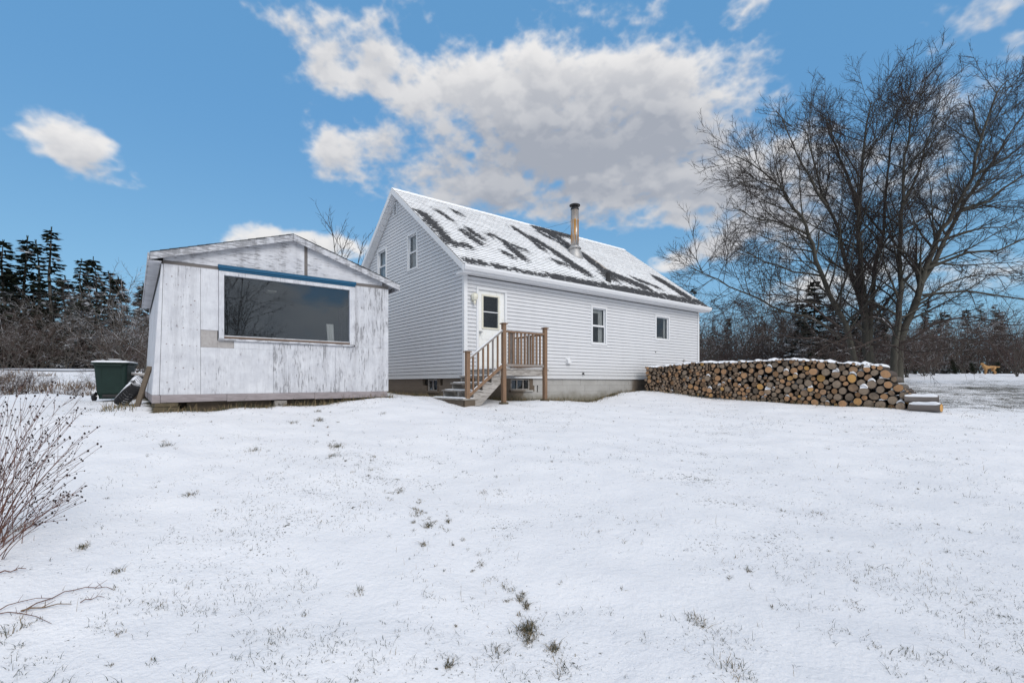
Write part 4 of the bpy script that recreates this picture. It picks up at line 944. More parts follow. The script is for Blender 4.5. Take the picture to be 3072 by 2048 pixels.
f = MB(); q = hw(-.30, 1.10, S0); q2 = hw(-.10, 1.25, S0); f.bar((q.x, q.y, gz(q.x, q.y)), (q2.x, q2.y, EYE + .33), .09, .04, (0, 1, 0)); tag(f.build('leaning_board', 'old_beam', None, bevel=.005), 'grey weathered board leaning on the left side of the shed', 'board')
for k, (dx_, dy_, a_, h_, ln) in enumerate(((0, 0, -.22, .52, 2.0), (.25, .35, -.12, .60, 1.9), (.1, .7, -.32, .56, 2.1), (.5, .15, -.05, .66, 1.5))):
    c = pix(430, 1150, 13.4); c = Vector((c.x + dx_ * .5, c.y + dy_, 0)); z = gz(c.x, c.y) + h_ * .95; d_ = Vector((math.cos(HROT + a_), math.sin(HROT + a_), -.10)) * (ln / 2)
    pb = empty('plank', (c.x, c.y, z), 0, ['snowy plank sloping behind the tyre and bin', 'second snowy plank laid on the board heap by the shed', 'rear plank of the snowy heap beside the shed', 'short top plank of the snowy heap behind the bin'][k], 'plank', 'planks heaped beside the shed')
    f = MB(); f.bar(-d_, d_, .2, .05); f.build('board', 'patch_wood', pb); f = MB(); f.bar(-d_ * .98 + Vector((0, 0, .036)), d_ * .98 + Vector((0, 0, .036)), .17, .025); f.build('snow_cover', 'snow', pb)
f = MB(); c = pix(430, 1150, 13.4)
for dx_, dy_ in ((-.5, .1), (.55, .4)): f.box(c.x + dx_ - .2, c.x + dx_ + .2, c.y + dy_ - .15, c.y + dy_ + .5, gz(c.x + dx_, c.y + dy_) - .05, gz(c.x, c.y) + .46)
tag(f.build('trestle', 'old_beam'), 'dark timber blocks carrying the planks beside the shed', 'timber')

# ------------------------------------------------------------------ long pile of firewood logs
rr = random.Random(21)
gnd = [(0, -.24), (1.5, -.36), (2.95, -.49), (5.04, -.59), (7.4, -.67)]; topz = [(-.2, .50), (0, .58), (.7, .60), (1.7, .68), (3.2, .66), (4.4, .69), (5.4, .60), (6.1, .52), (6.55, .46), (6.75, .2), (6.95, -.05), (7.15, -.28), (7.45, -.55)]
def lerp(tb, s_):
    return float(np.interp(s_, [q[0] for q in tb], [q[1] for q in tb]))
Cs, Cz, Cr = [], [], []
cand = np.linspace(.02, 7.35, 420); gc = np.interp(cand, [q[0] for q in gnd], [q[1] for q in gnd]); tc = np.interp(cand, [q[0] for q in topz], [q[1] for q in topz])
fails = 0
while fails < 60 and len(Cs) < 900:
    t_ = rr.random(); big = rr.random()
    h = gc.copy(); r0 = None
    # size class follows the place: thin poles at the house end, thick butts at the free end
    sw = rr.uniform(0, 7.3); m_ = .030 + .036 * (sw / 7.3) ** 1.3; r = max(.022, rr.gauss(m_, m_ * .36)) if big > .12 + .18 * sw / 7.3 else rr.uniform(.065, .082 + .036 * sw / 7.3)
    if sw > 5.8 and big < .5: r = rr.uniform(.085, .125)
    h = gc + r * .8
    if Cs:
        A = np.array(Cs); B = np.array(Cz); Cc = np.array(Cr); dd = np.abs(cand[:, None] - A[None, :]); rs_ = Cc[None, :] + r + .001
        with np.errstate(invalid='ignore'): hh = np.where(dd < rs_, B[None, :] + np.sqrt(np.maximum(rs_ ** 2 - dd ** 2, 0)), -9)
        h = np.maximum(h, hh.max(1))
    win = np.abs(cand - sw) < 1.0; ok = win & (h + r * .6 < tc)
    if not ok.any(): fails += 1; continue
    fails = 0; sc_ = np.where(ok, h - gc, 9); k = int(np.argmin(sc_)); Cs.append(float(cand[k])); Cz.append(float(h[k])); Cr.append(r)
order = sorted(range(len(Cs)), key=lambda i: -Cr[i] / (16.8 - .699 * Cs[i]))
axis = Vector((PILE_N.x, PILE_N.y, 0)); Rm = Matrix((Vector((-PILE_D.x, -PILE_D.y, 0)), Vector((0, 0, 1)), axis)).transposed()     # local x back along the pile, y up, z into the pile
LROT = Rm.to_euler()
def log_mesh(seed, length, m='log_bark'):
    q = random.Random(seed); f = MB(); n = 14; ph = [q.uniform(.94, 1.05) for _ in range(n)]
    for z in (0, length * .35, length * .7, length):
        for j in range(n): a = 6.28318 * j / n; w = ph[j] * (1 - .06 * z); f.v.append((w * math.cos(a), w * math.sin(a), z))
    for k in range(3):
        for j in range(n): f.face(k * n + j, k * n + (j + 1) % n, (k + 1) * n + (j + 1) % n, (k + 1) * n + j)
    f.face(*range(3 * n, 4 * n)); me_ = f.mesh('log', m, False)
    g = MB(); g.v = [(ph[j] * .91 * math.cos(6.28318 * j / n), ph[j] * .91 * math.sin(6.28318 * j / n), -.002) for j in range(n)] + [(ph[j] * math.cos(6.28318 * j / n), ph[j] * math.sin(6.28318 * j / n), .0) for j in range(n)] + [(0, 0, -.006)]
    for j in range(n): g.cur = 0; g.face(j, 2 * n, (j + 1) % n); g.cur = 1; g.face(n + j, j, (j + 1) % n, n + (j + 1) % n)
    return me_, g.mesh('cut_face', ['cut_wood', 'log_bark'], False)
LOGM = [log_mesh(k, 1.0) for k in range(6)]
def snow_half(seed):
    q = random.Random(seed); f = MB(); n, m_ = 9, 7; bumps = [q.uniform(.7, 1.2) for _ in range(60)]
    for k in range(m_ + 1):
        z = k / m_
        for j in range(n + 1):
            a = math.pi * (.16 + .68 * j / n); t = math.sin(math.pi * j / n) ** .6; e = 1 if 0 < k < m_ else .35
            w = 1.0 + .46 * t * e * bumps[(k * 7 + j) % 60]; f.v.append((w * math.cos(a), w * math.sin(a), z + (.0 if k else -.015)))
    for k in range(m_):
        for j in range(n): a = k * (n + 1) + j; f.face(a, a + 1, a + n + 2, a + n + 1)
    for kk in (0, m_):
        i = len(f.v); f.v.append((0, .55, kk / m_)); 
        for j in range(n): f.face(i, kk * (n + 1) + j, kk * (n + 1) + j + 1)
    return f.mesh('snow_cover', 'snow', True)
SNOWM = [snow_half(k) for k in range(4)]
vn1 = lambda x: (np.sin(x * 5.1 + 1) + np.sin(x * 9.7) + np.sin(x * 17.3 + 2) + .8 * np.sin(x * 31 + 4)) / 2.6
CA, CB, CC = np.array(Cs), np.array(Cz), np.array(Cr)
def exposed(i):
    d_ = np.abs(CA - CA[i]); ab = (CB > CB[i] + .02) & (d_ < CC[i] + CC * .7) & (CB - CB[i] < CC[i] + CC + .10); return not ab.any()
def log_label(s_, z_, r_):
    g_, t_ = lerp(gnd, s_), lerp(topz, s_); f_ = (z_ - g_) / max(.1, t_ - g_)
    return '%s sawn log %s %s' % ('thick' if r_ > .085 else 'middling' if r_ > .055 else 'slim', 'in the bottom layer' if f_ < .2 else 'in the snowy top layer' if f_ > .8 else 'in the lower middle' if f_ < .5 else 'in the upper middle', 'of the house end of the woodpile' if s_ < 1.6 else 'left of the middle of the woodpile' if s_ < 3.3 else 'right of the middle of the woodpile' if s_ < 5.2 else 'of the free right end of the woodpile')
smallm = MB(); smallc = MB()
for rank, i in enumerate(order):
    s_, z_, r_ = Cs[i], Cz[i], Cr[i]; push = rr.uniform(-.09, .10) + (rr.uniform(-.08, .0) if r_ > .09 else 0); L_ = rr.uniform(1.15, 1.35)
    p = PILE_A + PILE_D * s_ + PILE_N * push; loc = Vector((p.x, p.y, z_ + EYE)); ex = exposed(i); top = z_ + r_ > lerp(topz, s_) - .10
    if rank < 300:
        rt = empty('log', loc, 0, log_label(s_, z_, r_), 'log', 'logs in the woodpile'); rt.rotation_euler = LROT
        me_, cf = LOGM[rr.randrange(6)]; a_ = rr.uniform(0, 6.28); el_ = rr.uniform(.84, 1)
        for nm, mm in (('log_body', me_), ('cut_face', cf)): o = link(nm, mm, rt, None, (0, 0, a_)); o.scale = (r_, r_ * el_, L_)
        if ex or rr.random() < .24:
            o = link('snow_cover', SNOWM[rr.randrange(4)], rt); kx = 1.0 if ex else .8; o.scale = (r_ * kx, r_ * 1.03, L_ if ex else .05); o.location = (0, 0, rr.uniform(-.01, .05))
    else:
        for mb_, mesh_ in ((smallm, LOGM[i % 6][0]), (smallc, LOGM[i % 6][1])):
            M_ = Matrix.Translation(loc) @ Rm.to_4x4() @ Matrix.Rotation(rr.uniform(0, 6), 4, 'Z') @ Matrix.Diagonal((r_, r_, L_, 1)); b0 = len(mb_.v)
            mb_.v.extend(tuple(M_ @ v.co) for v in mesh_.vertices)
            for pg in mesh_.polygons: mb_.cur = pg.material_index; mb_.face(*[b0 + q for q in pg.vertices])
sl_ = empty('small_logs', tuple(PILE_A) + (gz(*PILE_A),)); tag(sl_, 'thin firewood poles packed between the larger logs of the woodpile', 'firewood', None, 'stuff')
for mb_, nm, mt in ((smallm, 'poles', 'log_bark'), (smallc, 'cut_ends', ['cut_wood', 'log_bark'])):
    mb_.v = [(x - sl_.location.x, y - sl_.location.y, z - sl_.location.z) for x, y, z in mb_.v]; tag(mb_.build(nm, mt, sl_), kind='stuff')
ss = np.linspace(.0, 6.5, 200); env = np.full(200, -9.0)
for s_, z_, r_ in zip(Cs, Cz, Cr): dd = np.abs(ss - s_); env = np.maximum(env, np.where(dd < r_ * .98, z_ + np.sqrt(np.maximum(r_ * r_ - dd * dd, 0)), -9))
env = np.where(env < -5, np.interp(ss, [q[0] for q in topz], [q[1] for q in topz]) - .05, env); env2 = np.convolve(np.pad(env, 3, 'edge'), np.ones(7) / 7, 'valid'); env = np.maximum(env - .012, env2 - .006)
f = MB(); rows = [(-.03, -.012), (.0, .022), (.06, .045), (.25, .060), (.6, .05), (1.2, .035)]; hs = .15 + 1.15 * np.clip(.42 + .6 * vn1(ss), 0, 1)
for s_, e_, h_ in zip(ss, env, hs):
    for t_, th in rows: p = PILE_A + PILE_D * float(s_) + PILE_N * t_; f.v.append((p.x, p.y, EYE + float(e_) + (th * h_ if th > 0 else th)))
for k in range(199):
    for j in range(5): a = k * 6 + j; f.face(a, a + 1, a + 7, a + 6)
tag(f.build('snow', 'snow', None, True), 'snow lying along the top of the woodpile', 'snow', None, 'stuff')
# loose logs lying at the free end of the pile
def loose_log(a, b, r, label, m='pale_bark'):
    a, b = Vector(a), Vector(b); rt = empty('log', a, 0, label, 'log'); rt.rotation_euler = (b - a).to_track_quat('Z', 'Y').to_euler()
    me_, cf = log_mesh(len(label), 1.0, m); L_ = (b - a).length; inv = rt.rotation_euler.to_matrix().inverted()
    o = link('log_body', me_, rt); o.scale = (r, r, L_); o = link('cut_face', cf, rt); o.scale = (r, r, 1); o = link('cut_face', cf, rt, (0, 0, L_), (math.pi, 0, 0)); o.scale = (r, r, 1)
    up = inv @ Vector((0, 0, 1)); ang = math.atan2(up.y, up.x) - math.pi / 2
    o = link('snow_cover', SNOWM[1], rt, (0, 0, .01), (0, 0, ang)); o.scale = (r * .8, r * .95, L_ * .95)
_rayY = 1.8 * (45 / 1.8) ** np.linspace(0, 1, 500)
def at_ground(px, py, Y0=None, dz=0.0):            # where the line of sight through a pixel first meets the ground
    u, v = (px - CXP) / FPX, (HZ - py) / FPX; g = ground(u * _rayY, _rayY) - EYE; hit = np.nonzero(v * _rayY < g)[0]; Y = float(_rayY[hit[0]]) if len(hit) else (Y0 or 30)
    return Vector((u * Y, Y, gz(u * Y, Y) + dz))
a = at_ground(2752, 1232); b = at_ground(2812, 1235)
loose_log((a.x - .1, a.y + .1, a.z + .07), (b.x - .08, b.y - .2, b.z + .09), .10, 'snow capped log lying on the ground past the end of the woodpile')
loose_log((a.x - .1, a.y + .25, a.z + .27), (b.x + .08, b.y + .05, b.z + .28), .09, 'grey log lying crosswise on top of the loose end log')

# ------------------------------------------------------------------ bare trees
def perp(t):
    a = t.cross(Vector((0, 0, 1))); a = a.normalized() if a.length > 1e-3 else Vector((1, 0, 0)); return a, a.cross(t).normalized()
def branch_pts(p, d_, L, n, up, wob, rg):
    pts = [p.copy()]; d_ = d_.normalized(); st = L / n
    for k in range(n):
        d_ = (d_ + Vector((rg.gauss(0, wob), rg.gauss(0, wob), rg.gauss(0, wob) + up / n))).normalized(); pts.append(pts[-1] + d_ * st)
    return pts
def along(pts, f):
    k = min(int(f * (len(pts) - 1)), len(pts) - 2); q = f * (len(pts) - 1) - k; return pts[k].lerp(pts[k + 1], q), (pts[k + 1] - pts[k]).normalized()
def ramify(mbs, pts, r0, r1, lvl, spec, rg):
    """mbs: list of MB per level; spec[lvl] = (count per metre, length range as share of parent, angle range, up, wobble, lowest fraction, min radius)"""
    n = (8, 6, 4, 3, 3)[min(lvl, 4)]; m_ = len(pts); rad = [r0 + (r1 - r0) * (k / (m_ - 1)) ** .72 for k in range(m_)]
    mbs[min(lvl, len(mbs) - 1)].tube(pts, rad, n, caps=False, cone=lvl > 0)
    if lvl >= len(spec): return
    cnt, lr, an, up, wob, lo, rmin, lmax = spec[lvl]; L = sum((pts[k + 1] - pts[k]).length for k in range(m_ - 1)); N_ = max(1, int(cnt * L + rg.random()))
    for k in range(N_):
        f_ = lo + (1 - lo) * ((k + rg.random()) / N_) ** .92; f_ = min(f_, .985); p, t = along(pts, f_); a, b = perp(t); q = rg.uniform(0, 6.283); an_ = R(rg.uniform(*an))
        d_ = t * math.cos(an_) + (a * math.cos(q) + b * math.sin(q)) * math.sin(an_); CL = min(lmax, L * rg.uniform(*lr) * (max(.36, 1.05 - .72 * f_) if lvl else .42 + .62 * math.sin(math.pi * min(1, f_ * .92 + .06)))); CL = max(CL, .12)
        rb_ = max(rmin, (r0 + (r1 - r0) * f_) * rg.uniform(.30, .50)); ramify(mbs, branch_pts(p, d_, CL, 4 if lvl < 2 else 3, up, wob, rg), rb_, max(rmin * .45, rb_ * .25), lvl + 1, spec, rg)
def split_tree(name, base, mbs, mats, names, label, cat='tree', group=None):
    rt = empty(name, base, 0, label, cat, group)
    for mb_, mt, nm in zip(mbs, mats, names):
        if mb_.f: mb_.v = [(x - base[0], y - base[1], z - base[2]) for x, y, z in mb_.v]; mb_.build(nm, mt, rt, True)
    return rt
C5 = lambda x, y: (2072 + x * .6378, 120 + y * .6378)
def stem_pts(lst, Y0, Y1):
    out = []
    for k, (x, y) in enumerate(lst):
        Y = Y0 + (Y1 - Y0) * k / (len(lst) - 1); q = pix(*C5(x, y), Y); out.append(Vector((q.x, q.y, q.z + EYE)))
    sm_ = []
    for k in range(len(out) - 1): sm_ += [out[k], out[k].lerp(out[k + 1], .5) + Vector((U(-.08, .08), U(-.1, .1), U(-.05, .05)))]
    return sm_ + [out[-1]]
def big_tree(label, base_px, Yb, stems, seed):
    rg = random.Random(seed); q = pix(*base_px, Yb); g = gz(q.x, q.y); base = Vector((q.x, q.y, g)); mbs = [MB(), MB(), MB(), MB()]
    spec = [(3.0, (.22, .42), (28, 66), .20, .10, .13, .014, 3.6), (4.2, (.34, .62), (25, 55), .26, .13, .14, .0095, 2.0), (7.4, (.45, .85), (20, 50), .24, .14, .10, .0068, .9)]
    for lst, Y1, r0, r1, root in stems:
        pts = stem_pts(lst, Yb + U(-.4, .4), Y1); r0 *= .80
        if root:
            low = Vector((base.x + (pts[0].x - base.x) * .35, base.y + U(-.25, .25), g - .15)); pts = [low, low.lerp(pts[0], .5) + Vector((0, 0, .05))] + pts
        ramify(mbs, pts, r0, r1, 0, spec, rg)
    return split_tree('bare_tree', base, mbs, ('bark', 'bark', 'twig', 'twig'), ('trunk', 'limbs', 'branches', 'crown'), label, 'tree')
big_tree('large bare many stemmed tree spreading left behind the woodpile', (2612, 1112), 24.5, [
 ([(745, 1400), (690, 1270), (620, 1110), (575, 960), (545, 880), (480, 790), (430, 700), (340, 620), (210, 545)], 22.5, .21, .02, True),
 ([(820, 1430), (790, 1200), (730, 1050), (700, 900), (640, 780), (600, 650), (560, 500), (520, 400)], 25.5, .21, .02, True),
 ([(830, 1430), (815, 1200), (800, 1000), (790, 850), (800, 700), (815, 500), (830, 380), (850, 290)], 24.5, .25, .02, True),
 ([(790, 830), (735, 630), (685, 500), (640, 380), (605, 350)], 26.5, .11, .02, False),
 ([(845, 1420), (860, 1150), (880, 1000), (910, 880), (920, 700), (935, 560), (955, 420), (980, 310)], 26, .18, .02, True),
 ([(560, 920), (470, 880), (380, 850), (280, 830), (200, 790)], 22, .08, .015, False),
 ([(700, 1400), (560, 1300), (450, 1280), (330, 1220), (180, 1160), (60, 1100), (5, 1070)], 21.5, .10, .015, False),
 ([(640, 780), (560, 640), (500, 540), (450, 420), (400, 330)], 24, .09, .015, False),
 ([(620, 1110), (480, 1090), (340, 1040), (220, 980)], 21.5, .07, .015, False), ([(590, 1000), (470, 980), (350, 930), (250, 880)], 23, .06, .012, False), ([(660, 1200), (540, 1180), (400, 1130), (260, 1110)], 23, .06, .012, False), ([(690, 1260), (560, 1230), (420, 1240), (300, 1290)], 22, .06, .012, False)], 4)
big_tree('large bare tree leaning right at the photograph edge behind the woodpile', (2690, 1120), 23.5, [
 ([(960, 1430), (980, 1240), (985, 1100), (990, 900), (1000, 750), (1005, 550), (1030, 430), (1050, 320)], 24, .22, .02, True),
 ([(980, 1440), (1060, 1240), (1100, 1080), (1170, 900), (1240, 800), (1330, 640), (1370, 450), (1440, 250), (1490, 190)], 23, .26, .02, True),
 ([(1080, 1150), (1190, 950), (1290, 760), (1400, 600), (1480, 470), (1590, 330)], 25, .16, .02, False),
 ([(1100, 1080), (1300, 1000), (1450, 990), (1640, 900), (1760, 860)], 21.5, .10, .015, False),
 ([(1090, 1200), (1300, 1180), (1568, 1220), (1700, 1230)], 21, .09, .015, False), ([(1070, 1230), (1200, 1150), (1360, 1100), (1560, 1110)], 22.5, .07, .012, False), ([(1150, 950), (1300, 900), (1460, 880), (1640, 800)], 23.5, .08, .012, False), ([(1120, 1040), (1260, 1060), (1420, 1050), (1620, 1040)], 24.5, .07, .012, False),
 ([(1240, 820), (1400, 760), (1560, 640), (1720, 560)], 22, .11, .015, False),
 ([(1000, 760), (1080, 600), (1130, 430), (1170, 340)], 25, .09, .015, False),
 ([(1330, 640), (1480, 560), (1640, 420)], 23, .10, .015, False), ([(1370, 470), (1330, 330), (1305, 260)], 24, .07, .015, False)], 9)
# snow laden low limbs reaching out of the pair
rg = random.Random(31); mbs = [MB(), MB(), MB()]
for lst, Y1, r0 in (([(840, 1460), (740, 1400), (640, 1440), (560, 1500)], 21, .06), ([(850, 1430), (960, 1440), (1060, 1470), (1180, 1460), (1260, 1450)], 20.5, .07), ([(700, 1420), (820, 1300), (900, 1310), (960, 1390), (990, 1430)], 21, .05), ([(900, 1400), (800, 1440), (700, 1460), (600, 1480)], 20.5, .05), ([(980, 1440), (1150, 1330), (1320, 1300), (1500, 1340), (1620, 1330)], 21, .07), ([(720, 1440), (600, 1400), (480, 1400), (360, 1360), (250, 1340)], 21.5, .06), ([(980, 1420), (1100, 1400), (1250, 1420), (1400, 1400), (1568, 1380)], 21.5, .06), ([(700, 1350), (560, 1240), (430, 1200), (300, 1190)], 22, .06)):
    ramify(mbs, stem_pts(lst, 23.3, Y1), r0, .012, 0, [(2.6, (.3, .6), (25, 60), .05, .10, .15, .012, 2.0), (5.0, (.35, .7), (25, 55), .05, .12, .1, .007, .8)], rg)
q = pix(2650, 1118, 23.9); split_tree('low_limbs', Vector((q.x, q.y, gz(q.x, q.y))), mbs, ('twig_low', 'twig_low', 'twig_low'), ('limbs', 'branches', 'crown'), 'snow laden low limbs sprawling round the foot of the bare trees', 'branches')

# prototype thicket trees, then copies standing along the edges of the woods
def thicket_proto(seed, H, spread, mats, n0):
    rg = random.Random(seed); mbs = [MB(), MB(), MB()]
    for k in range(n0):
        a_ = rg.uniform(0, 6.28); d_ = Vector((math.cos(a_) * spread, math.sin(a_) * spread, 1)); pts = branch_pts(Vector((rg.uniform(-.2, .2), rg.uniform(-.2, .2), -.1)), d_, H * rg.uniform(.75, 1.1), 6, .25, .10, rg)
        ramify(mbs, pts, .020 + H * .0055, .008, 0, [(3.6, (.25, .5), (35, 75), .08, .12, .08, .011, 2.4), (5.0, (.3, .6), (25, 60), .06, .15, .1, .0075, .9)], rg)
    return [m_.mesh(nm, mt, True) for m_, mt, nm in zip(mbs, mats, ('trunk', 'branches', 'crown'))]
TP = [thicket_proto(1, 6.0, .35, ('bark_grey', 'twig_snow', 'twig_snow'), 4), thicket_proto(2, 7.0, .5, ('bark_grey', 'twig_snow', 'twig_snow'), 5), thicket_proto(3, 5.0, .6, ('bark_grey', 'twig_red', 'twig_red'), 5), thicket_proto(5, 4.0, .75, ('bark_grey', 'twig_snow', 'twig_red'), 6)]
def thicket(px, Y, kind, sc_, label, group):
    q = pix(px, HZ, Y); rt = empty('bare_thicket_tree', (q.x, q.y, gz(q.x, q.y)), U(0, 6.28), label, 'tree', group); s_ = sc_ * (U(.74, .92) if px < 1500 else U(.90, 1.12)); rt.scale = (s_ * U(.9, 1.2), s_ * U(.9, 1.2), s_)
    for me_, nm in zip(TP[kind], ('trunk', 'branches', 'crown')): link(nm, me_, rt)
    return rt
LT = 'bare brown thicket tree dusted with snow in the left woods'; RT_ = 'bare brown thicket tree dusted with snow %s'
for px, Y, k, s_ in ((-160, 39, 1, 1.1), (-60, 41, 0, 1.2), (20, 40, 1, 1.1), (70, 43, 2, 1.3), (110, 39.5, 3, 1.3), (160, 42, 1, 1.0), (205, 40, 0, 1.0), (250, 44, 2, 1.3), (300, 42, 1, .95), (345, 44, 3, 1.4), (400, 42, 0, 1.1), (-10, 45, 2, 1.4), (130, 46, 0, 1.3), (200, 47, 1, 1.2), (330, 47, 0, 1.2), (440, 46, 1, 1.1), (500, 48, 2, 1.2), (-100, 46, 3, 1.5), (60, 38.5, 3, 1.1), (280, 39, 3, 1.0)): thicket(px, Y, k, s_, LT + (' at the photograph edge' if px < 110 else ' above the green bin' if px > 240 else ' below the tallest spruce'), 'thicket left of the shed')
thicket(372, 26, 1, .95, 'tall bare grey tree rising just behind the shed left eave', None); thicket(425, 24.5, 3, 1.2, 'spreading snow dusted bush between the green bin and shed', None); thicket(470, 27, 0, 1.0, 'upright bare tree half hidden by the shed left wall', None)
for px, Y, k, s_ in ((2115, 33, 2, .9), (2160, 36, 3, 1.0), (2210, 34, 2, .85), (2260, 38, 0, .9), (2320, 34, 3, .9), (2370, 37, 2, 1.0), (2430, 35, 1, .8), (2490, 33, 2, .85), (2560, 36, 3, 1.0), (2620, 34, 2, .8), (2680, 37, 0, .8), (2740, 44, 1, .9), (2800, 46, 2, 1.1), (2860, 45, 3, 1.2), (2920, 47, 1, 1.0), (2985, 46, 2, 1.2), (3040, 40, 2, 1.0), (3090, 42, 1, 1.0), (3140, 41, 3, 1.2), (3200, 44, 1, 1.1), (2140, 42, 1, 1.0), (2290, 43, 2, 1.1), (2450, 44, 0, 1.1), (2590, 45, 1, 1.1), (2660, 43, 3, 1.3), (2130, 37, 0, .8), (2190, 38.5, 3, 1.0), (2240, 36, 1, .75), (2300, 37.5, 2, 1.0), (2345, 39, 1, .85), (2400, 38, 3, 1.1), (2470, 39, 2, 1.1), (2530, 40, 0, .9), (2760, 42, 3, 1.2), (2820, 41, 0, .9), (2890, 42, 2, 1.1), (2950, 43, 0, 1.0), (3015, 43, 3, 1.3), (3070, 45, 0, 1.1)): thicket(px, Y, k, s_, RT_ % ('in the woods between house and bare tree' if px < 2420 else 'in the woods behind the bare tree trunks' if px < 2730 else 'in the woods beyond the right field'), 'thicket behind the woodpile')
for px, Y, k, s_ in ((2470, 29, 3, .55), (2520, 28, 2, .6), (2570, 29.5, 3, .65), (2610, 28.5, 2, .6), (2660, 30, 3, .7), (2720, 29, 2, .6), (2770, 31, 3, .6), (2800, 33, 2, .6)): thicket(px, Y, k, s_, RT_ % ('in the woods between house and bare tree' if px < 2420 else 'in the woods behind the bare tree trunks' if px < 2730 else 'in the woods beyond the right field'), 'thicket behind the woodpile')
thicket(3050, 30, 2, .75, 'reddish bare bush at the field edge right of the dog', None)
# slim tree standing behind the house, seen over the shed
rg = random.Random(77); mbs = [MB(), MB(), MB()]; q = pix(1052, HZ, 27); b_ = Vector((q.x, q.y, gz(q.x, q.y)))
for k in range(4): ramify(mbs, branch_pts(b_ + Vector((U(-.2, .2), U(-.2, .2), 0)), Vector((U(-.22, .22), U(-.2, .2), 1)), U(8.0, 9.6), 8, .1, .06, rg), .085, .012, 0, [(1.6, (.18, .34), (22, 48), .35, .10, .3, .015, 2.2), (3.6, (.3, .6), (22, 48), .3, .12, .15, .009, .9)], rg)
split_tree('bare_tree', b_, mbs, ('bark', 'twig', 'twig'), ('trunk', 'branches', 'crown'), 'slim bare tree seen above the shed roof against white cloud', 'tree')

# ------------------------------------------------------------------ spruces and cedars
def spruce_proto(seed, H, rad, dens=1.0, ragged=.3, low=.06, mt='needles', column=False):
    rg = random.Random(seed); tr = MB(); cr = MB(); wt_ = [Vector((rg.gauss(0, .03) * k, rg.gauss(0, .03) * k, H * k / 6)) for k in range(7)]
    tr.tube(wt_, [H * .014 * (1 - k / 6.4) + .01 for k in range(7)], 7, False)
    z = H * low
    while z < H * .985:
        f_ = z / H; prof = (1 - f_) ** .75 if not column else min(1.0, (1 - f_) * 3) * (.75 + .25 * math.sin(3.14 * min(1, f_ + .25)))
        nb = max(3, int((6 if not column else 9) * dens * (.6 + .4 * (1 - f_))))
        for k in range(nb):
            L = rad * prof * rg.uniform(1 - ragged * 1.6, 1 + ragged * .5) + .12
            if rg.random() < ragged * .35: L *= .45
            a_ = rg.uniform(0, 6.283); o = Vector((math.cos(a_), math.sin(a_), 0)); sd_ = Vector((-o.y, o.x, 0)); p = wt_[0].lerp(wt_[-1], f_); p.z = z + rg.uniform(-.1, .1)
            droop = rg.uniform(.12, .42) if not column else -1.0; n = max(3, int(L / .20)); tip = None
            for j in range(n):
                q = (j + .6) / n; c = p + o * (L * q) + Vector((0, 0, -droop * L * q * q + .10 * L * q ** 3 * (2 if not column else 0)))
                for sgn in (-1, 1):
                    for rep in range(2):
                        ln = (.22 + .34 * (1 - q)) * rg.uniform(.6, 1.25) * (min(1, rad / 1.6) + .1); w = .07 * rg.uniform(.7, 1.4) * (min(1, rad / 1.6) + .15); d_ = (sd_ * sgn * rg.uniform(.4, 1) + o * rg.uniform(.4, .9) + Vector((0, 0, rg.uniform(-.55, .12) if not column else rg.uniform(.2, 1.2)))).normalized()
                        s2 = d_.cross(Vector((rg.gauss(0, .5), rg.gauss(0, .5), 1))).normalized() * w; i = len(cr.v)
                        cr.v += [tuple(c - s2 * .6), tuple(c + d_ * ln * .55 - s2), tuple(c + d_ * ln), tuple(c + d_ * ln * .55 + s2), tuple(c + s2 * .6)]; cr.face(i, i + 1, i + 2, i + 3, i + 4)
        z += (.26 + .10 * rg.random()) * (H / 11) ** .5 if not column else .09
    for k in range(6): cr.tube([wt_[-1] - Vector((0, 0, .3)), wt_[-1] + Vector((rg.uniform(-.06, .06), rg.uniform(-.06, .06), .15))], [.03, .01], 3, False)
    return [tr.mesh('trunk', 'bark_grey'), cr.mesh('crown', mt)]
SP = [spruce_proto(1, 11, 1.75, 1.0, .35), spruce_proto(2, 12, 1.5, .8, .55, .10), spruce_proto(3, 9, 1.7, 1.15, .3, .05, 'needles_snowy'), spruce_proto(4, 11, 2.0, .62, .6, .12), spruce_proto(6, 8, 1.9, 1.2, .3, .03, 'needles_snowy')]
CEDAR = spruce_proto(8, 1.3, .26, 1.2, .15, .02, 'cedar', True)
def spruce(px, ytop, Y, kind, label, group=None, name='spruce_tree', wide=1.0):
    wide *= 1.3 if px < 600 else 1.0; q = pix(px, ytop, Y); g = gz(q.x, q.y); H0 = (11, 12, 9, 11, 8)[kind] if kind >= 0 else 1.3; s_ = (q.z + EYE - g) / H0; rt = empty(name, (q.x, q.y, g - .05), U(0, 6.28), label, 'tree' if kind >= 0 else 'shrub', group); rt.scale = (s_ * wide, s_ * wide, s_)
    for me_, nm in zip(SP[kind] if kind >= 0 else CEDAR, ('trunk', 'crown')): link(nm, me_, rt)
spruce(10, 722, 44, 0, 'dark spruce at the far left edge of the photograph'); spruce(78, 710, 45, 3, 'thin ragged conifer second from the left edge'); spruce(157, 682, 44, 1, 'tallest spruce with a thin top in the left woods'); spruce(115, 724, 46, 1, 'slim spruce leaning close to the tallest one')
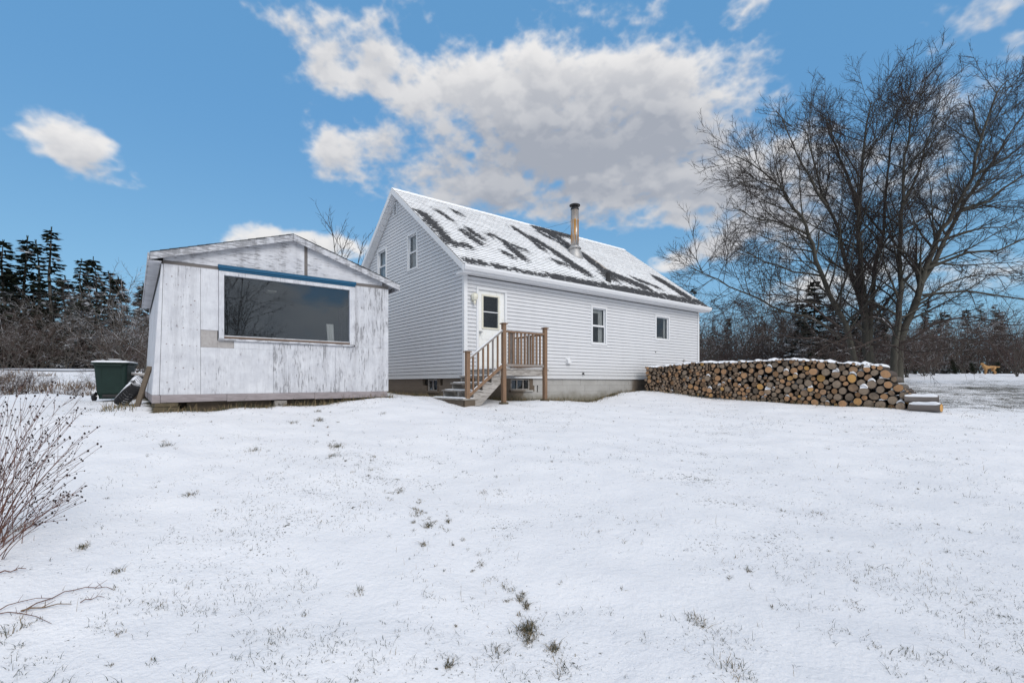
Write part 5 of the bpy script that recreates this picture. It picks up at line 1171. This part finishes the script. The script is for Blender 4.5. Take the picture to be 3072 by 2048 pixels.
spruce(245, 778, 43, 0, 'dense spruce right of the gap in the left woods', wide=.85); spruce(286, 775, 44, 2, 'twin topped dark spruce above the green bin', wide=.8); spruce(325, 814, 46, 0, 'shorter spruce sloping down behind the twin tops'); spruce(364, 832, 47, 2, 'small spruce next to the bare trees by the shed eave'); spruce(250, 900, 41.5, 4, 'low snowy spruce in front of the left woods', wide=1.0); spruce(40, 820, 48, 2, 'broad spruce deep in the far left woods'); spruce(190, 830, 49, 4, 'dark spruce filling the gap in the left woods'); spruce(-60, 740, 46, 1, 'spruce just past the left picture edge'); spruce(420, 850, 52, 2, 'spruce mostly hidden behind the shed eave'); spruce(120, 860, 50, 4, 'bushy spruce low in the left woods')
spruce(2085, 858, 38, 1, 'lone spruce tip showing past the house eave'); spruce(2442, 842, 33, 0, 'pointed dark spruce behind the bare tree stems', wide=1.7); spruce(2500, 905, 35, 2, 'shorter spruce right beside the pointed dark spruce', wide=1.7); spruce(2570, 940, 33, 4, 'dark spruce between the thick bare trunks', wide=1.5); spruce(2650, 965, 34, 4, 'dark bushy spruce behind the leaning trunk', wide=1.5); spruce(2405, 905, 32, 4, 'full dark evergreen left of the bare tree trunks', wide=1.25); spruce(2180, 950, 40, 2, 'small dark spruce right of the house corner'); spruce(2290, 965, 42, 4, 'low spruce between the house and bare tree'); spruce(2350, 950, 41, 0, 'narrow spruce left of the bare tree'); spruce(2620, 900, 42, 4, 'broad spruce behind the bare tree trunks'); spruce(2780, 900, 48, 0, 'dark spruce in the gap right of the leaning tree'); spruce(2830, 930, 50, 4, 'wide spruce far behind the field'); spruce(2900, 925, 50, 2, 'spruce behind the cedars at the field edge'); spruce(3000, 930, 52, 4, 'broad spruce far right behind the dog'); spruce(3100, 900, 50, 0, 'spruce at the right picture edge'); spruce(2720, 1005, 38, 4, 'small bushy spruce left of the cedars', wide=1.0); spruce(2835, 1060, 37, 2, 'little snowy fir at the field edge', wide=1.3); spruce(2560, 960, 38, 2, 'spruce right behind the thick trunks')
for px, yt, lab in ((2743, 1081, 'leftmost dark columnar cedar at the field edge'), (2869, 1076, 'tall columnar cedar in the middle of the field edge'), (2922, 1087, 'columnar cedar left of the dog'), (2984, 1085, 'columnar cedar directly behind the dog')): spruce(px, yt, 36.5, -1, lab, None, 'cedar_shrub', .9)
# the wood behind, which reads as one mass
rg = random.Random(55); wd_ = MB(); wn = MB()
for k in range(1500):
    a_ = rg.uniform(-62, 62); r_ = rg.uniform(52, 78) / max(.55, math.cos(R(a_))) ; x = math.sin(R(a_)) * r_ * 1.0; y = math.cos(R(a_)) * r_; g = 1.2 + EYE; H = rg.uniform(3.5, 7.5) * (1.0 if a_ < -20 else .75)
    pts = [Vector((x, y, g - 1)), Vector((x + rg.gauss(0, .3), y, g + H * .5)), Vector((x + rg.gauss(0, .8), y + rg.gauss(0, .5), g + H))]; wd_.tube(pts, [.09, .06, .02], 3, False)
    for j in range(14): p, t = along(pts, rg.uniform(.15, .95)); q = rg.uniform(0, 6.28); wd_.tube([p, p + Vector((math.cos(q) * rg.uniform(.5, 1.8), math.sin(q), rg.uniform(.1, 1.2)))], [.03, .012], 3, False)
for k in range(170):
    a_ = rg.uniform(-60, 58); a_ = a_ if abs(a_) > 9 else a_ * 3; r_ = rg.uniform(56, 72) / max(.55, math.cos(R(a_))); x = math.sin(R(a_)) * r_; y = math.cos(R(a_)) * r_; H = (rg.uniform(6, 10.5) if a_ < -12 else rg.uniform(2.6, 7.5)) * r_ / 64; zb0 = gz(x, y) - .3; wd_.cur = 1
    for j in range(150):
        f_ = rg.random() ** .8 if a_ < 28 else .22 + .78 * rg.random(); rad_ = H * .17 * (1 - f_) ** .8 * rg.uniform(.5, 1.1) + .08; q = rg.uniform(0, 6.283); o_ = Vector((math.cos(q), math.sin(q), 0)); sd_ = Vector((-o_.y, o_.x, rg.uniform(-.3, .3))) * rg.uniform(.16, .34); c_ = Vector((x, y, zb0 + H * f_)); tip = c_ + o_ * rad_ + Vector((0, 0, -.25 * rad_))
        wd_.poly([c_ + o_ * rad_ * .2 - sd_ * .5, tip - sd_, tip + o_ * .25, tip + sd_, c_ + o_ * rad_ * .2 + sd_ * .5])
    wd_.cur = 0
wd_.build('bare_trees', ['twig_snow', 'needles']); wo = COL.objects['bare_trees']; wo.name = 'far_wood'; tag(wo, 'far wood of bare trees and dark spruces closing the view', 'wood', None, 'stuff')

# ------------------------------------------------------------------ spruce and bare trees across the lawn, behind the camera (they show in the shed window)
nS = Vector((LH.y, -LH.x)); Cm = nS * (2 * (S0.dot(nS)))
for px, dist, k, sc_, lab in ((690, 17, 1, 1.0, 'bare tree across the lawn mirrored at the left of the shed window'), (765, 18, 0, .85, 'second bare tree mirrored in the shed window'), (850, 20, 3, .95, 'low bare bush mirrored in the middle of the shed window'), (1010, 24, 3, .8, 'bare bush mirrored at the right end of the shed window'), (640, 20, 1, 1.2, 'tall bare tree mirrored at the window left edge'), (672, 13, 2, .62, 'dense bush mirrored in the lower left corner of the shed window'), (730, 13, 2, .55, 'second dense bush mirrored low in the shed window'), (800, 14, 2, .45, 'third dense bush mirrored low in the shed window'), (1030, 15, 2, .32, 'small dense bush mirrored beside the curtain in the shed window')) + tuple((650 + 14 * k, 11 + (k * 5) % 7, 2 + k % 2, .78 - .030 * k, 'bare bush across the lawn mirrored in the shed window') for k in range(14)) + ():
    u = (px - CXP) / FPX; t_ = (u * S0.y - S0.x) / (LH.x - u * LH.y); Wp = S0 + LH * t_; dr = (Wp - Cm).normalized(); sc_ *= (max(dist, 18 + dist % 3) + 10) / (dist + 10); q = Wp + dr * max(dist, 18 + dist % 3)
    rt = empty('bare_tree', (q.x, q.y, gz(q.x, q.y)), U(0, 6), lab, 'tree', 'trees across the lawn'); rt.scale = (sc_,) * 3
    for me_, nm in zip(TP[k], ('trunk', 'branches', 'crown')): link(nm, me_, rt)

# ------------------------------------------------------------------ dog on the far field
dp = gp((2968 - CXP) / FPX * 34, 34)
dog = empty('dog', dp, math.pi - .12, 'golden curly dog standing on the snowy field beside the cedars', 'dog'); dog.scale = (1.05, 1.05, 1.05)
DV = [(-.28, 0, .52, .10), (0, 0, .49, .105), (.25, 0, .49, .125), (.37, 0, .63, .085), (.44, 0, .74, .082), (.56, .05, .70, .042), (-.38, 0, .55, .035), (-.52, 0, .49, .045), (-.64, 0, .53, .03)]
DE = [(0, 1), (1, 2), (2, 3), (3, 4), (4, 5), (0, 6), (6, 7), (7, 8)]
for sg in (-1, 1):
    n = len(DV); DV += [(.24 + .02 * sg, .09 * sg, .38, .06), (.20 + .03 * sg, .09 * sg, .28, .042), (.23 + .04 * sg, .09 * sg, .14, .034), (.25 + .05 * sg, .09 * sg, .025, .036), (-.27, .09 * sg, .41, .075), (-.18 + .03 * sg, .10 * sg, .30, .052), (-.37 + .04 * sg, .10 * sg, .17, .032), (-.31 + .05 * sg, .10 * sg, .025, .036)]
    DE += [(2, n), (n, n + 1), (n + 1, n + 2), (n + 2, n + 3), (0, n + 4), (n + 4, n + 5), (n + 5, n + 6), (n + 6, n + 7)]
import bmesh
bm_ = bmesh.new(); lay = bm_.verts.layers.skin.verify(); bv = [bm_.verts.new(v[:3]) for v in DV]
for e in DE: bm_.edges.new((bv[e[0]], bv[e[1]]))
for v, q in zip(bv, DV): v[lay].radius = (q[3], q[3])
bv[0][lay].use_root = True
me = bpy.data.meshes.new('body'); bm_.to_mesh(me); bm_.free(); me.materials.append(MATS['dog_fur'])
o = link('body', me, dog); o.modifiers.new('skin', 'SKIN').use_smooth_shade = True; o.modifiers.new('sub', 'SUBSURF').render_levels = 2
for sg in (-1, 1): f = MB(); f.blob((.41, .085 * sg, .71), (.035, .02, .075), 8, 6); f.build('ear', 'dog_fur', dog, True)
f = MB(); f.blob((.605, .06, .70), (.02, .025, .018), 8, 6); f.build('nose', 'dog_dark', dog, True)
for sg in (-1, 1): f = MB(); f.blob((.515, .02 + .045 * sg, .755), .010, 6, 4); f.build('eye', 'dog_dark', dog, True)

# ------------------------------------------------------------------ overhead wires crossing the woods
for k, (y0_, y1_, lab) in enumerate(((862, 874, 'upper thin utility wire crossing the woods left of the shed'), (868, 882, 'lower thin utility wire crossing the woods left of the shed'))):
    a, b = pix(-400, y0_, 33), pix(620, y1_, 33); f = MB(); f.tube([a.lerp(b, q / 12) + Vector((0, 0, EYE - 1.2 * math.sin(math.pi * q / 12) * .2)) for q in range(13)], .010, 4); tag(f.build('utility_wire', 'wire'), lab, 'wire', 'utility wires')

# ------------------------------------------------------------------ dry brush in the ditch
BL = 'low dry brown bush in the ditch left of the green bin'
for px, Y, s_ in ((-60, 14.6, .24), (10, 14.8, .26), (50, 14.6, .22), (85, 15, .20), (120, 15.4, .17), (175, 16.5, .17), (205, 16.8, .16), (240, 17, .17), (270, 17.2, .18), (20, 19, .22), (-20, 21, .25), (60, 22, .22), (130, 23, .2), (280, 22, .2), (230, 21, .17)):
    q = pix(px, HZ, Y); rt = empty('dry_bush', (q.x, q.y, gz(q.x, q.y) - .02), U(0, 6.28), BL, 'bush', 'dry brush in the ditch'); rt.scale = (s_ * 1.3, s_ * 1.3, s_)
    for me_, nm in zip(TP[3 if px % 20 else 2], ('stem', 'branches', 'crown')): link(nm, me_, rt)

# ------------------------------------------------------------------ dead knapweed stalks at the left of the lawn
def weed(root_px, tips, seed, label, n_side=4, lean=.5):
    rg = random.Random(seed); r0 = at_ground(root_px[0], root_px[1], 3.8); rt = empty('weed_plant', r0, 0, label, 'weed', 'dead weeds at the lawn edge'); st, hd = MB(), MB()
    def head(p, s_): hd.blob(p, (s_, s_, s_ * 1.25), 6, 5, .15)
    for tx, ty, dY in tips:
        t_ = pix(tx, ty, r0.y + dY); t_ = Vector((t_.x, t_.y, t_.z + EYE)) - r0; b0 = Vector((rg.uniform(-.10, .10), rg.uniform(-.12, .12), 0)); mid = Vector((b0.x + (t_.x - b0.x) * rg.uniform(.28, .42), t_.y * .5, t_.z * rg.uniform(.50, .62)))
        pts = [b0 * (1 - q) ** 2 + mid * (2 * q * (1 - q)) + t_ * q * q for q in [k / 9 for k in range(10)]]
        st.tube(pts, [.0034 - .0024 * k / 9 for k in range(10)], 4, False); head(pts[-1], rg.uniform(.005, .008))
        for k in range(rg.randint(n_side - 2, n_side + 2)):
            f_ = rg.uniform(.38, .95); p, tg = along(pts, f_); a_, b_ = perp(tg); q = rg.uniform(0, 6.28); an_ = R(rg.uniform(14, 36)); d_ = tg * math.cos(an_) + (a_ * math.cos(q) + b_ * math.sin(q)) * math.sin(an_); L = rg.uniform(.08, .30) * (1.25 - f_ * .7)
            bp_ = branch_pts(p, d_, L, 4, .15, .08, rg); st.tube(bp_, [.0016, .0015, .0013, .0011, .0009], 3, False)
            if rg.random() < .85: head(bp_[-1], rg.uniform(.0035, .0065))
            if rg.random() < .5: p2, tg2 = along(bp_, .5); e = p2 + (tg2 + Vector((rg.gauss(0, .4), rg.gauss(0, .4), rg.gauss(0, .3)))).normalized() * L * .4; st.tube([p2, e], [.0015, .001], 3, False); head(e, rg.uniform(.004, .006))
    st.build('stems', 'stem', rt); tag(hd.build('seed_heads', 'seed_head', rt), kind='stuff')
C7 = lambda x, y: (x * .523, 1140 + y * .523)
def fan(lst): return [(*C7(x, y), U(-.25, .35)) for x, y in lst]
weed((-70, 1640), fan([(20, 40), (60, 60), (95, 90), (130, 30), (20, 150), (70, 200), (120, 170), (160, 240), (40, 330), (100, 390)]), 1, 'tall dead weed standing upright at the left photograph edge')
weed((-40, 1650), fan([(150, 70), (200, 90), (240, 60), (275, 85), (300, 10), (250, 150), (215, 210), (260, 290), (190, 330)]), 2, 'dead weed with dark seed heads reaching up towards the ditch')
weed((-60, 1620), fan([(330, 85), (405, 100), (475, 92), (440, 170), (488, 162), (340, 150), (385, 245), (410, 245)]), 3, 'dead weed with long stalks leaning right below the bin')
weed((-20, 1660), fan([(320, 250), (345, 320), (370, 340), (400, 325), (485, 305), (510, 295), (558, 270), (305, 345)]), 4, 'dead weed whose stalks reach farthest across the snow')
weed((-30, 1640), fan([(560, 365), (580, 380), (505, 405), (475, 462), (430, 560), (385, 545), (375, 600), (300, 430)]), 5, 'sprawling dead weed low over the snow at left')
weed((-50, 1690), fan([(490, 690), (470, 620), (440, 660), (430, 710), (390, 690), (365, 640), (300, 760)]), 6, 'dead weed bent low with curled dark seed heads', 6)
weed((-90, 1600), fan([(10, 260), (30, 420), (60, 480), (90, 560), (120, 620), (150, 500), (170, 420), (60, 700), (130, 700)]), 7, 'dense dead weed clump at the left edge base')
# thin stems lying on the snow
def lying(pts, r_, label, m='stem'):
    P = [at_ground(x, y, 3.2, .012) for x, y in pts]; f = MB(); Q = []
    for k in range(len(P) - 1): Q += [P[k], P[k].lerp(P[k + 1], .5) + Vector((0, U(-.01, .01), .012))]
    Q.append(P[-1]); f.tube(Q, [r_ * (1 - .6 * k / (len(Q) - 1)) for k in range(len(Q))], 5)
    for k in range(3): p, t_ = along(Q, U(.4, .9)); f.tube([p, p + Vector((U(-.02, .06), U(-.05, .05), U(.01, .05)))], [r_ * .5, r_ * .2], 4, False)
    tag(f.build('fallen_stem', m), label, 'stem', 'stems lying on the snow')
lying([C7(-20, 1125), C7(60, 1112), C7(150, 1095)], .0055, 'dark stick lying at the left edge of the snow')
lying([C7(130, 1335), C7(300, 1260), C7(420, 1222), C7(560, 1212), C7(655, 1218)], .004, 'longest thin stem arching over the snow at lower left')
lying([C7(120, 1335), C7(250, 1318), C7(410, 1302)], .0055, 'pale brown stem lying flat at lower left', 'dry_stem')
lying([C7(-20, 1350), C7(120, 1290), C7(300, 1270)], .0035, 'thin dark stem curving up from the lower left edge')
lying([C7(-20, 1358), C7(120, 1355), C7(295, 1412)], .0035, 'thin stem running down right near the lower left corner')
lying([C7(460, 1290), C7(520, 1268), C7(600, 1262)], .0035, 'short dark twig at the tip of the lying stems')

# ------------------------------------------------------------------ grass poking through the snow
rs = np.random.RandomState(12)
def vnoise(x, y, f, seed):
    q = np.random.RandomState(seed); out = np.zeros_like(x)
    for k in range(7): th = q.uniform(0, 6.28); ff = f * q.uniform(.6, 1.7); out += np.sin(ff * (x * math.cos(th) + y * math.sin(th)) + q.uniform(0, 6.28) + 1.5 * np.sin(ff * .7 * (y * math.cos(th) - x * math.sin(th)) + q.uniform(0, 6)))
    return out / 7 ** .5
def blades(name, x, y, h, w, lean, m, label, dz=0.0):
    n = len(x); z = ground(x, y) - .004 + dz; az_ = rs.uniform(0, 6.283, n); la = rs.uniform(0, 6.283, n); ln = np.abs(rs.normal(0, lean, n)) * h
    c, s_ = np.cos(az_) * w / 2, np.sin(az_) * w / 2; tx, ty = x + np.cos(la) * ln, y + np.sin(la) * ln; mx_, my_ = x + np.cos(la) * ln * .35, y + np.sin(la) * ln * .35
    V = np.stack([np.stack([x - c, y - s_, z], -1), np.stack([x + c, y + s_, z], -1), np.stack([mx_ + c * .8, my_ + s_ * .8, z + h * .6], -1), np.stack([mx_ - c * .8, my_ - s_ * .8, z + h * .6], -1), np.stack([tx, ty, z + h], -1)], 1)
    me_ = bpy.data.meshes.new(name); me_.vertices.add(n * 5); me_.vertices.foreach_set('co', V.ravel()); b0 = np.arange(n) * 5
    lp = np.stack([b0, b0 + 1, b0 + 2, b0 + 3, b0 + 3, b0 + 2, b0 + 4], -1); me_.loops.add(n * 7); me_.loops.foreach_set('vertex_index', lp.ravel())
    me_.polygons.add(n * 2); st_ = np.stack([np.arange(n) * 7, np.arange(n) * 7 + 4], -1).ravel(); me_.polygons.foreach_set('loop_start', st_); me_.polygons.foreach_set('loop_total', np.tile([4, 3], n)); me_.update(calc_edges=True); me_.materials.append(MATS[m])
    tag(link(name, me_), label, 'grass', None, 'stuff')
def scatter(n, Ymin, Ymax, thr, seed, dens=1.0):
    Y = Ymin * (Ymax / Ymin) ** rs.uniform(0, 1, n); X = rs.uniform(-1.3, 1.3, n) * Y
    v = .42 * vnoise(X, Y, 1.3, seed) + .45 * vnoise(X, Y, 5.5, seed + 1) + .62 * vnoise(X, Y, 24, seed + 2)
    hx = (X - P0.x) * LH.x + (Y - P0.y) * LH.y; hy = (X - P0.x) * GH.x + (Y - P0.y) * GH.y; sx = (X - S0.x) * LH.x + (Y - S0.y) * LH.y; sy = (X - S0.x) * GH.x + (Y - S0.y) * GH.y
    k = (v > thr) & ~((hx > -.1) & (hx < 11.4) & (hy > -.1)) & ~((sx > -.2) & (sx < 4.3) & (sy > -.02)); return X[k], Y[k]
X, Y = scatter(110000, 1.9, 24, .62, 40); blades('grass', X, Y, rs.gamma(1.6, .0075, len(X)) + .006, rs.uniform(.0018, .0036, len(X)) * np.clip(Y / 4, 1, 3.2), 1.1, 'grass_dark', 'short dark grass tips poking through the snowy lawn')
X, Y = scatter(26000, 1.9, 24, .8, 60); blades('grass', X, Y, rs.gamma(1.8, .011, len(X)) + .008, rs.uniform(.0016, .003, len(X)) * np.clip(Y / 4, 1, 3), 1.0, 'grass_tan', 'pale dry grass tips poking through the snowy lawn')
tx_, ty_, th_ = [], [], []
TUFTS = [(1580, 1895, .045, 330, .06), (1585, 1925, .03, 110, .05), (1662, 1950, .03, 120, .05), (1490, 1960, .03, 50, .07), (1560, 1800, .022, 90, .04), (1535, 1775, .025, 50, .03), (1578, 1822, .022, 80, .04), (1345, 2000, .018, 80, .04), (1080, 1780, .03, 40, .07), (1250, 1540, .05, 120, .035), (1285, 1580, .035, 90, .05), (1345, 1568, .03, 60, .04), (1270, 1635, .03, 60, .05), (1440, 1695, .03, 80, .025), (1200, 1475, .04, 110, .03), (1010, 1340, .08, 150, .05), (998, 1368, .05, 80, .04), (960, 1263, .06, 110, .06), (955, 1235, .05, 70, .05), (500, 1338, .05, 80, .06), (570, 1485, .05, 100, .05), (880, 1268, .05, 60, .05), (760, 1352, .05, 70, .05), (2560, 1815, .06, 90, .02), (2245, 1715, .03, 60, .03), (2090, 1865, .05, 90, .06), (2190, 2010, .07, 90, .07), (2350, 1535, .04, 40, .03), (250, 1645, .03, 70, .04), (245, 1640, .03, 40, .06), (355, 1720, .03, 50, .05), (20, 1900, .06, 80, .07), (60, 1590, .08, 120, .06), (1500, 1480, .06, 60, .03), (1450, 1480, .05, 60, .03), (1110, 1410, .05, 60, .03), (1690, 2015, .05, 70, .06), (1150, 1240, .06, 60, .03), (2450, 1540, .05, 60, .03)]
rt_ = random.Random(17); TR = [(955, 1235), (1005, 1340), (1100, 1400), (1200, 1475), (1270, 1560), (1345, 1600), (1440, 1695), (1500, 1760), (1580, 1860), (1660, 1950)]
for k in range(70):                                # a trodden line from the house corner down to the camera
    q = rt_.random() * (len(TR) - 1.001); i = int(q); px = TR[i][0] + (TR[i + 1][0] - TR[i][0]) * (q - i) + rt_.gauss(0, 22); py = TR[i][1] + (TR[i + 1][1] - TR[i][1]) * (q - i) + rt_.gauss(0, 16)
    TUFTS.append((px, py, rt_.uniform(.010, .03), rt_.randint(12, 45), rt_.uniform(.012, .03)))
for k in range(150):
    TUFTS.append((rt_.uniform(60, 3060), 1225 + 800 * rt_.random() ** 1.5, rt_.uniform(.008, .03), rt_.randint(6, 22), rt_.uniform(.012, .035)))
for px, py, rad_, n_, h_ in TUFTS:
    n_ = int(n_ * .8); g = at_ground(px, py, 4); tx_ += list(g.x + rs.normal(0, rad_ * .6, n_)); ty_ += list(g.y + rs.normal(0, rad_ * .9, n_)); th_ += list((np.abs(rs.normal(h_, h_ * .45, n_)) * .42 + .005) * (1 + .5 * (py < 1400)))
tx_, ty_, th_ = map(np.array, (tx_, ty_, th_)); half = rs.uniform(0, 1, len(tx_)) < .62
blades('grass_tufts', tx_[half], ty_[half], th_[half], rs.uniform(.0028, .0048, half.sum()), 1.3, 'grass_dark', 'dark green grass tufts standing clear of the snow')
blades('grass_tufts', tx_[~half], ty_[~half], th_[~half], rs.uniform(.0028, .0048, (~half).sum()), 1.4, 'grass_tan', 'tan dry grass tufts standing clear of the snow')
# unmown grass along the feet of the two buildings and the woodpile
ex_, ey_ = [], []
for n_, f_ in ((1500, lambda q: hw(.1 + 6.7 * q, -.10 - abs(rs.normal(0, .16)))), (900, lambda q: hw(-.05 + 4.4 * q, .02 - abs(rs.normal(0, .10)), S0)), (260, lambda q: hw(-.3 - .5 * rs.uniform(), .1 + 2.0 * q, S0)), (700, lambda q: PILE_A + PILE_D * (7.2 * q) - PILE_N * (abs(rs.normal(.03, .12)))), (400, lambda q: hw(-.12 - abs(rs.normal(0, .12)), .1 + 4.5 * q))):
    for _ in range(n_): v = f_(rs.uniform(0, 1)); ex_.append(v.x); ey_.append(v.y)
ex_, ey_ = np.array(ex_), np.array(ey_); eh = rs.gamma(2.2, .024, len(ex_)) + .02; half = rs.uniform(0, 1, len(ex_)) < .5
blades('edge_grass', ex_[half], ey_[half], eh[half], rs.uniform(.006, .011, half.sum()), .5, 'grass_dark', 'dark unmown grass along the feet of the buildings')
blades('edge_grass', ex_[~half], ey_[~half], eh[~half], rs.uniform(.006, .011, (~half).sum()), .5, 'grass_tan', 'tan unmown grass along the feet of the buildings')
X = rs.uniform(-34, -14, 9000); Y = rs.uniform(15, 32, 9000); k = (.6 * vnoise(X, Y, .5, 90) + .5 * vnoise(X, Y, 2, 91) > .25) & (X / Y < -.7); X, Y = X[k], Y[k]
blades('dry_weeds', X, Y, rs.gamma(3, .06, len(X)) + .05, rs.uniform(.02, .04, len(X)), .6, 'dry_stem', 'dry brown weeds covering the ditch before the road')
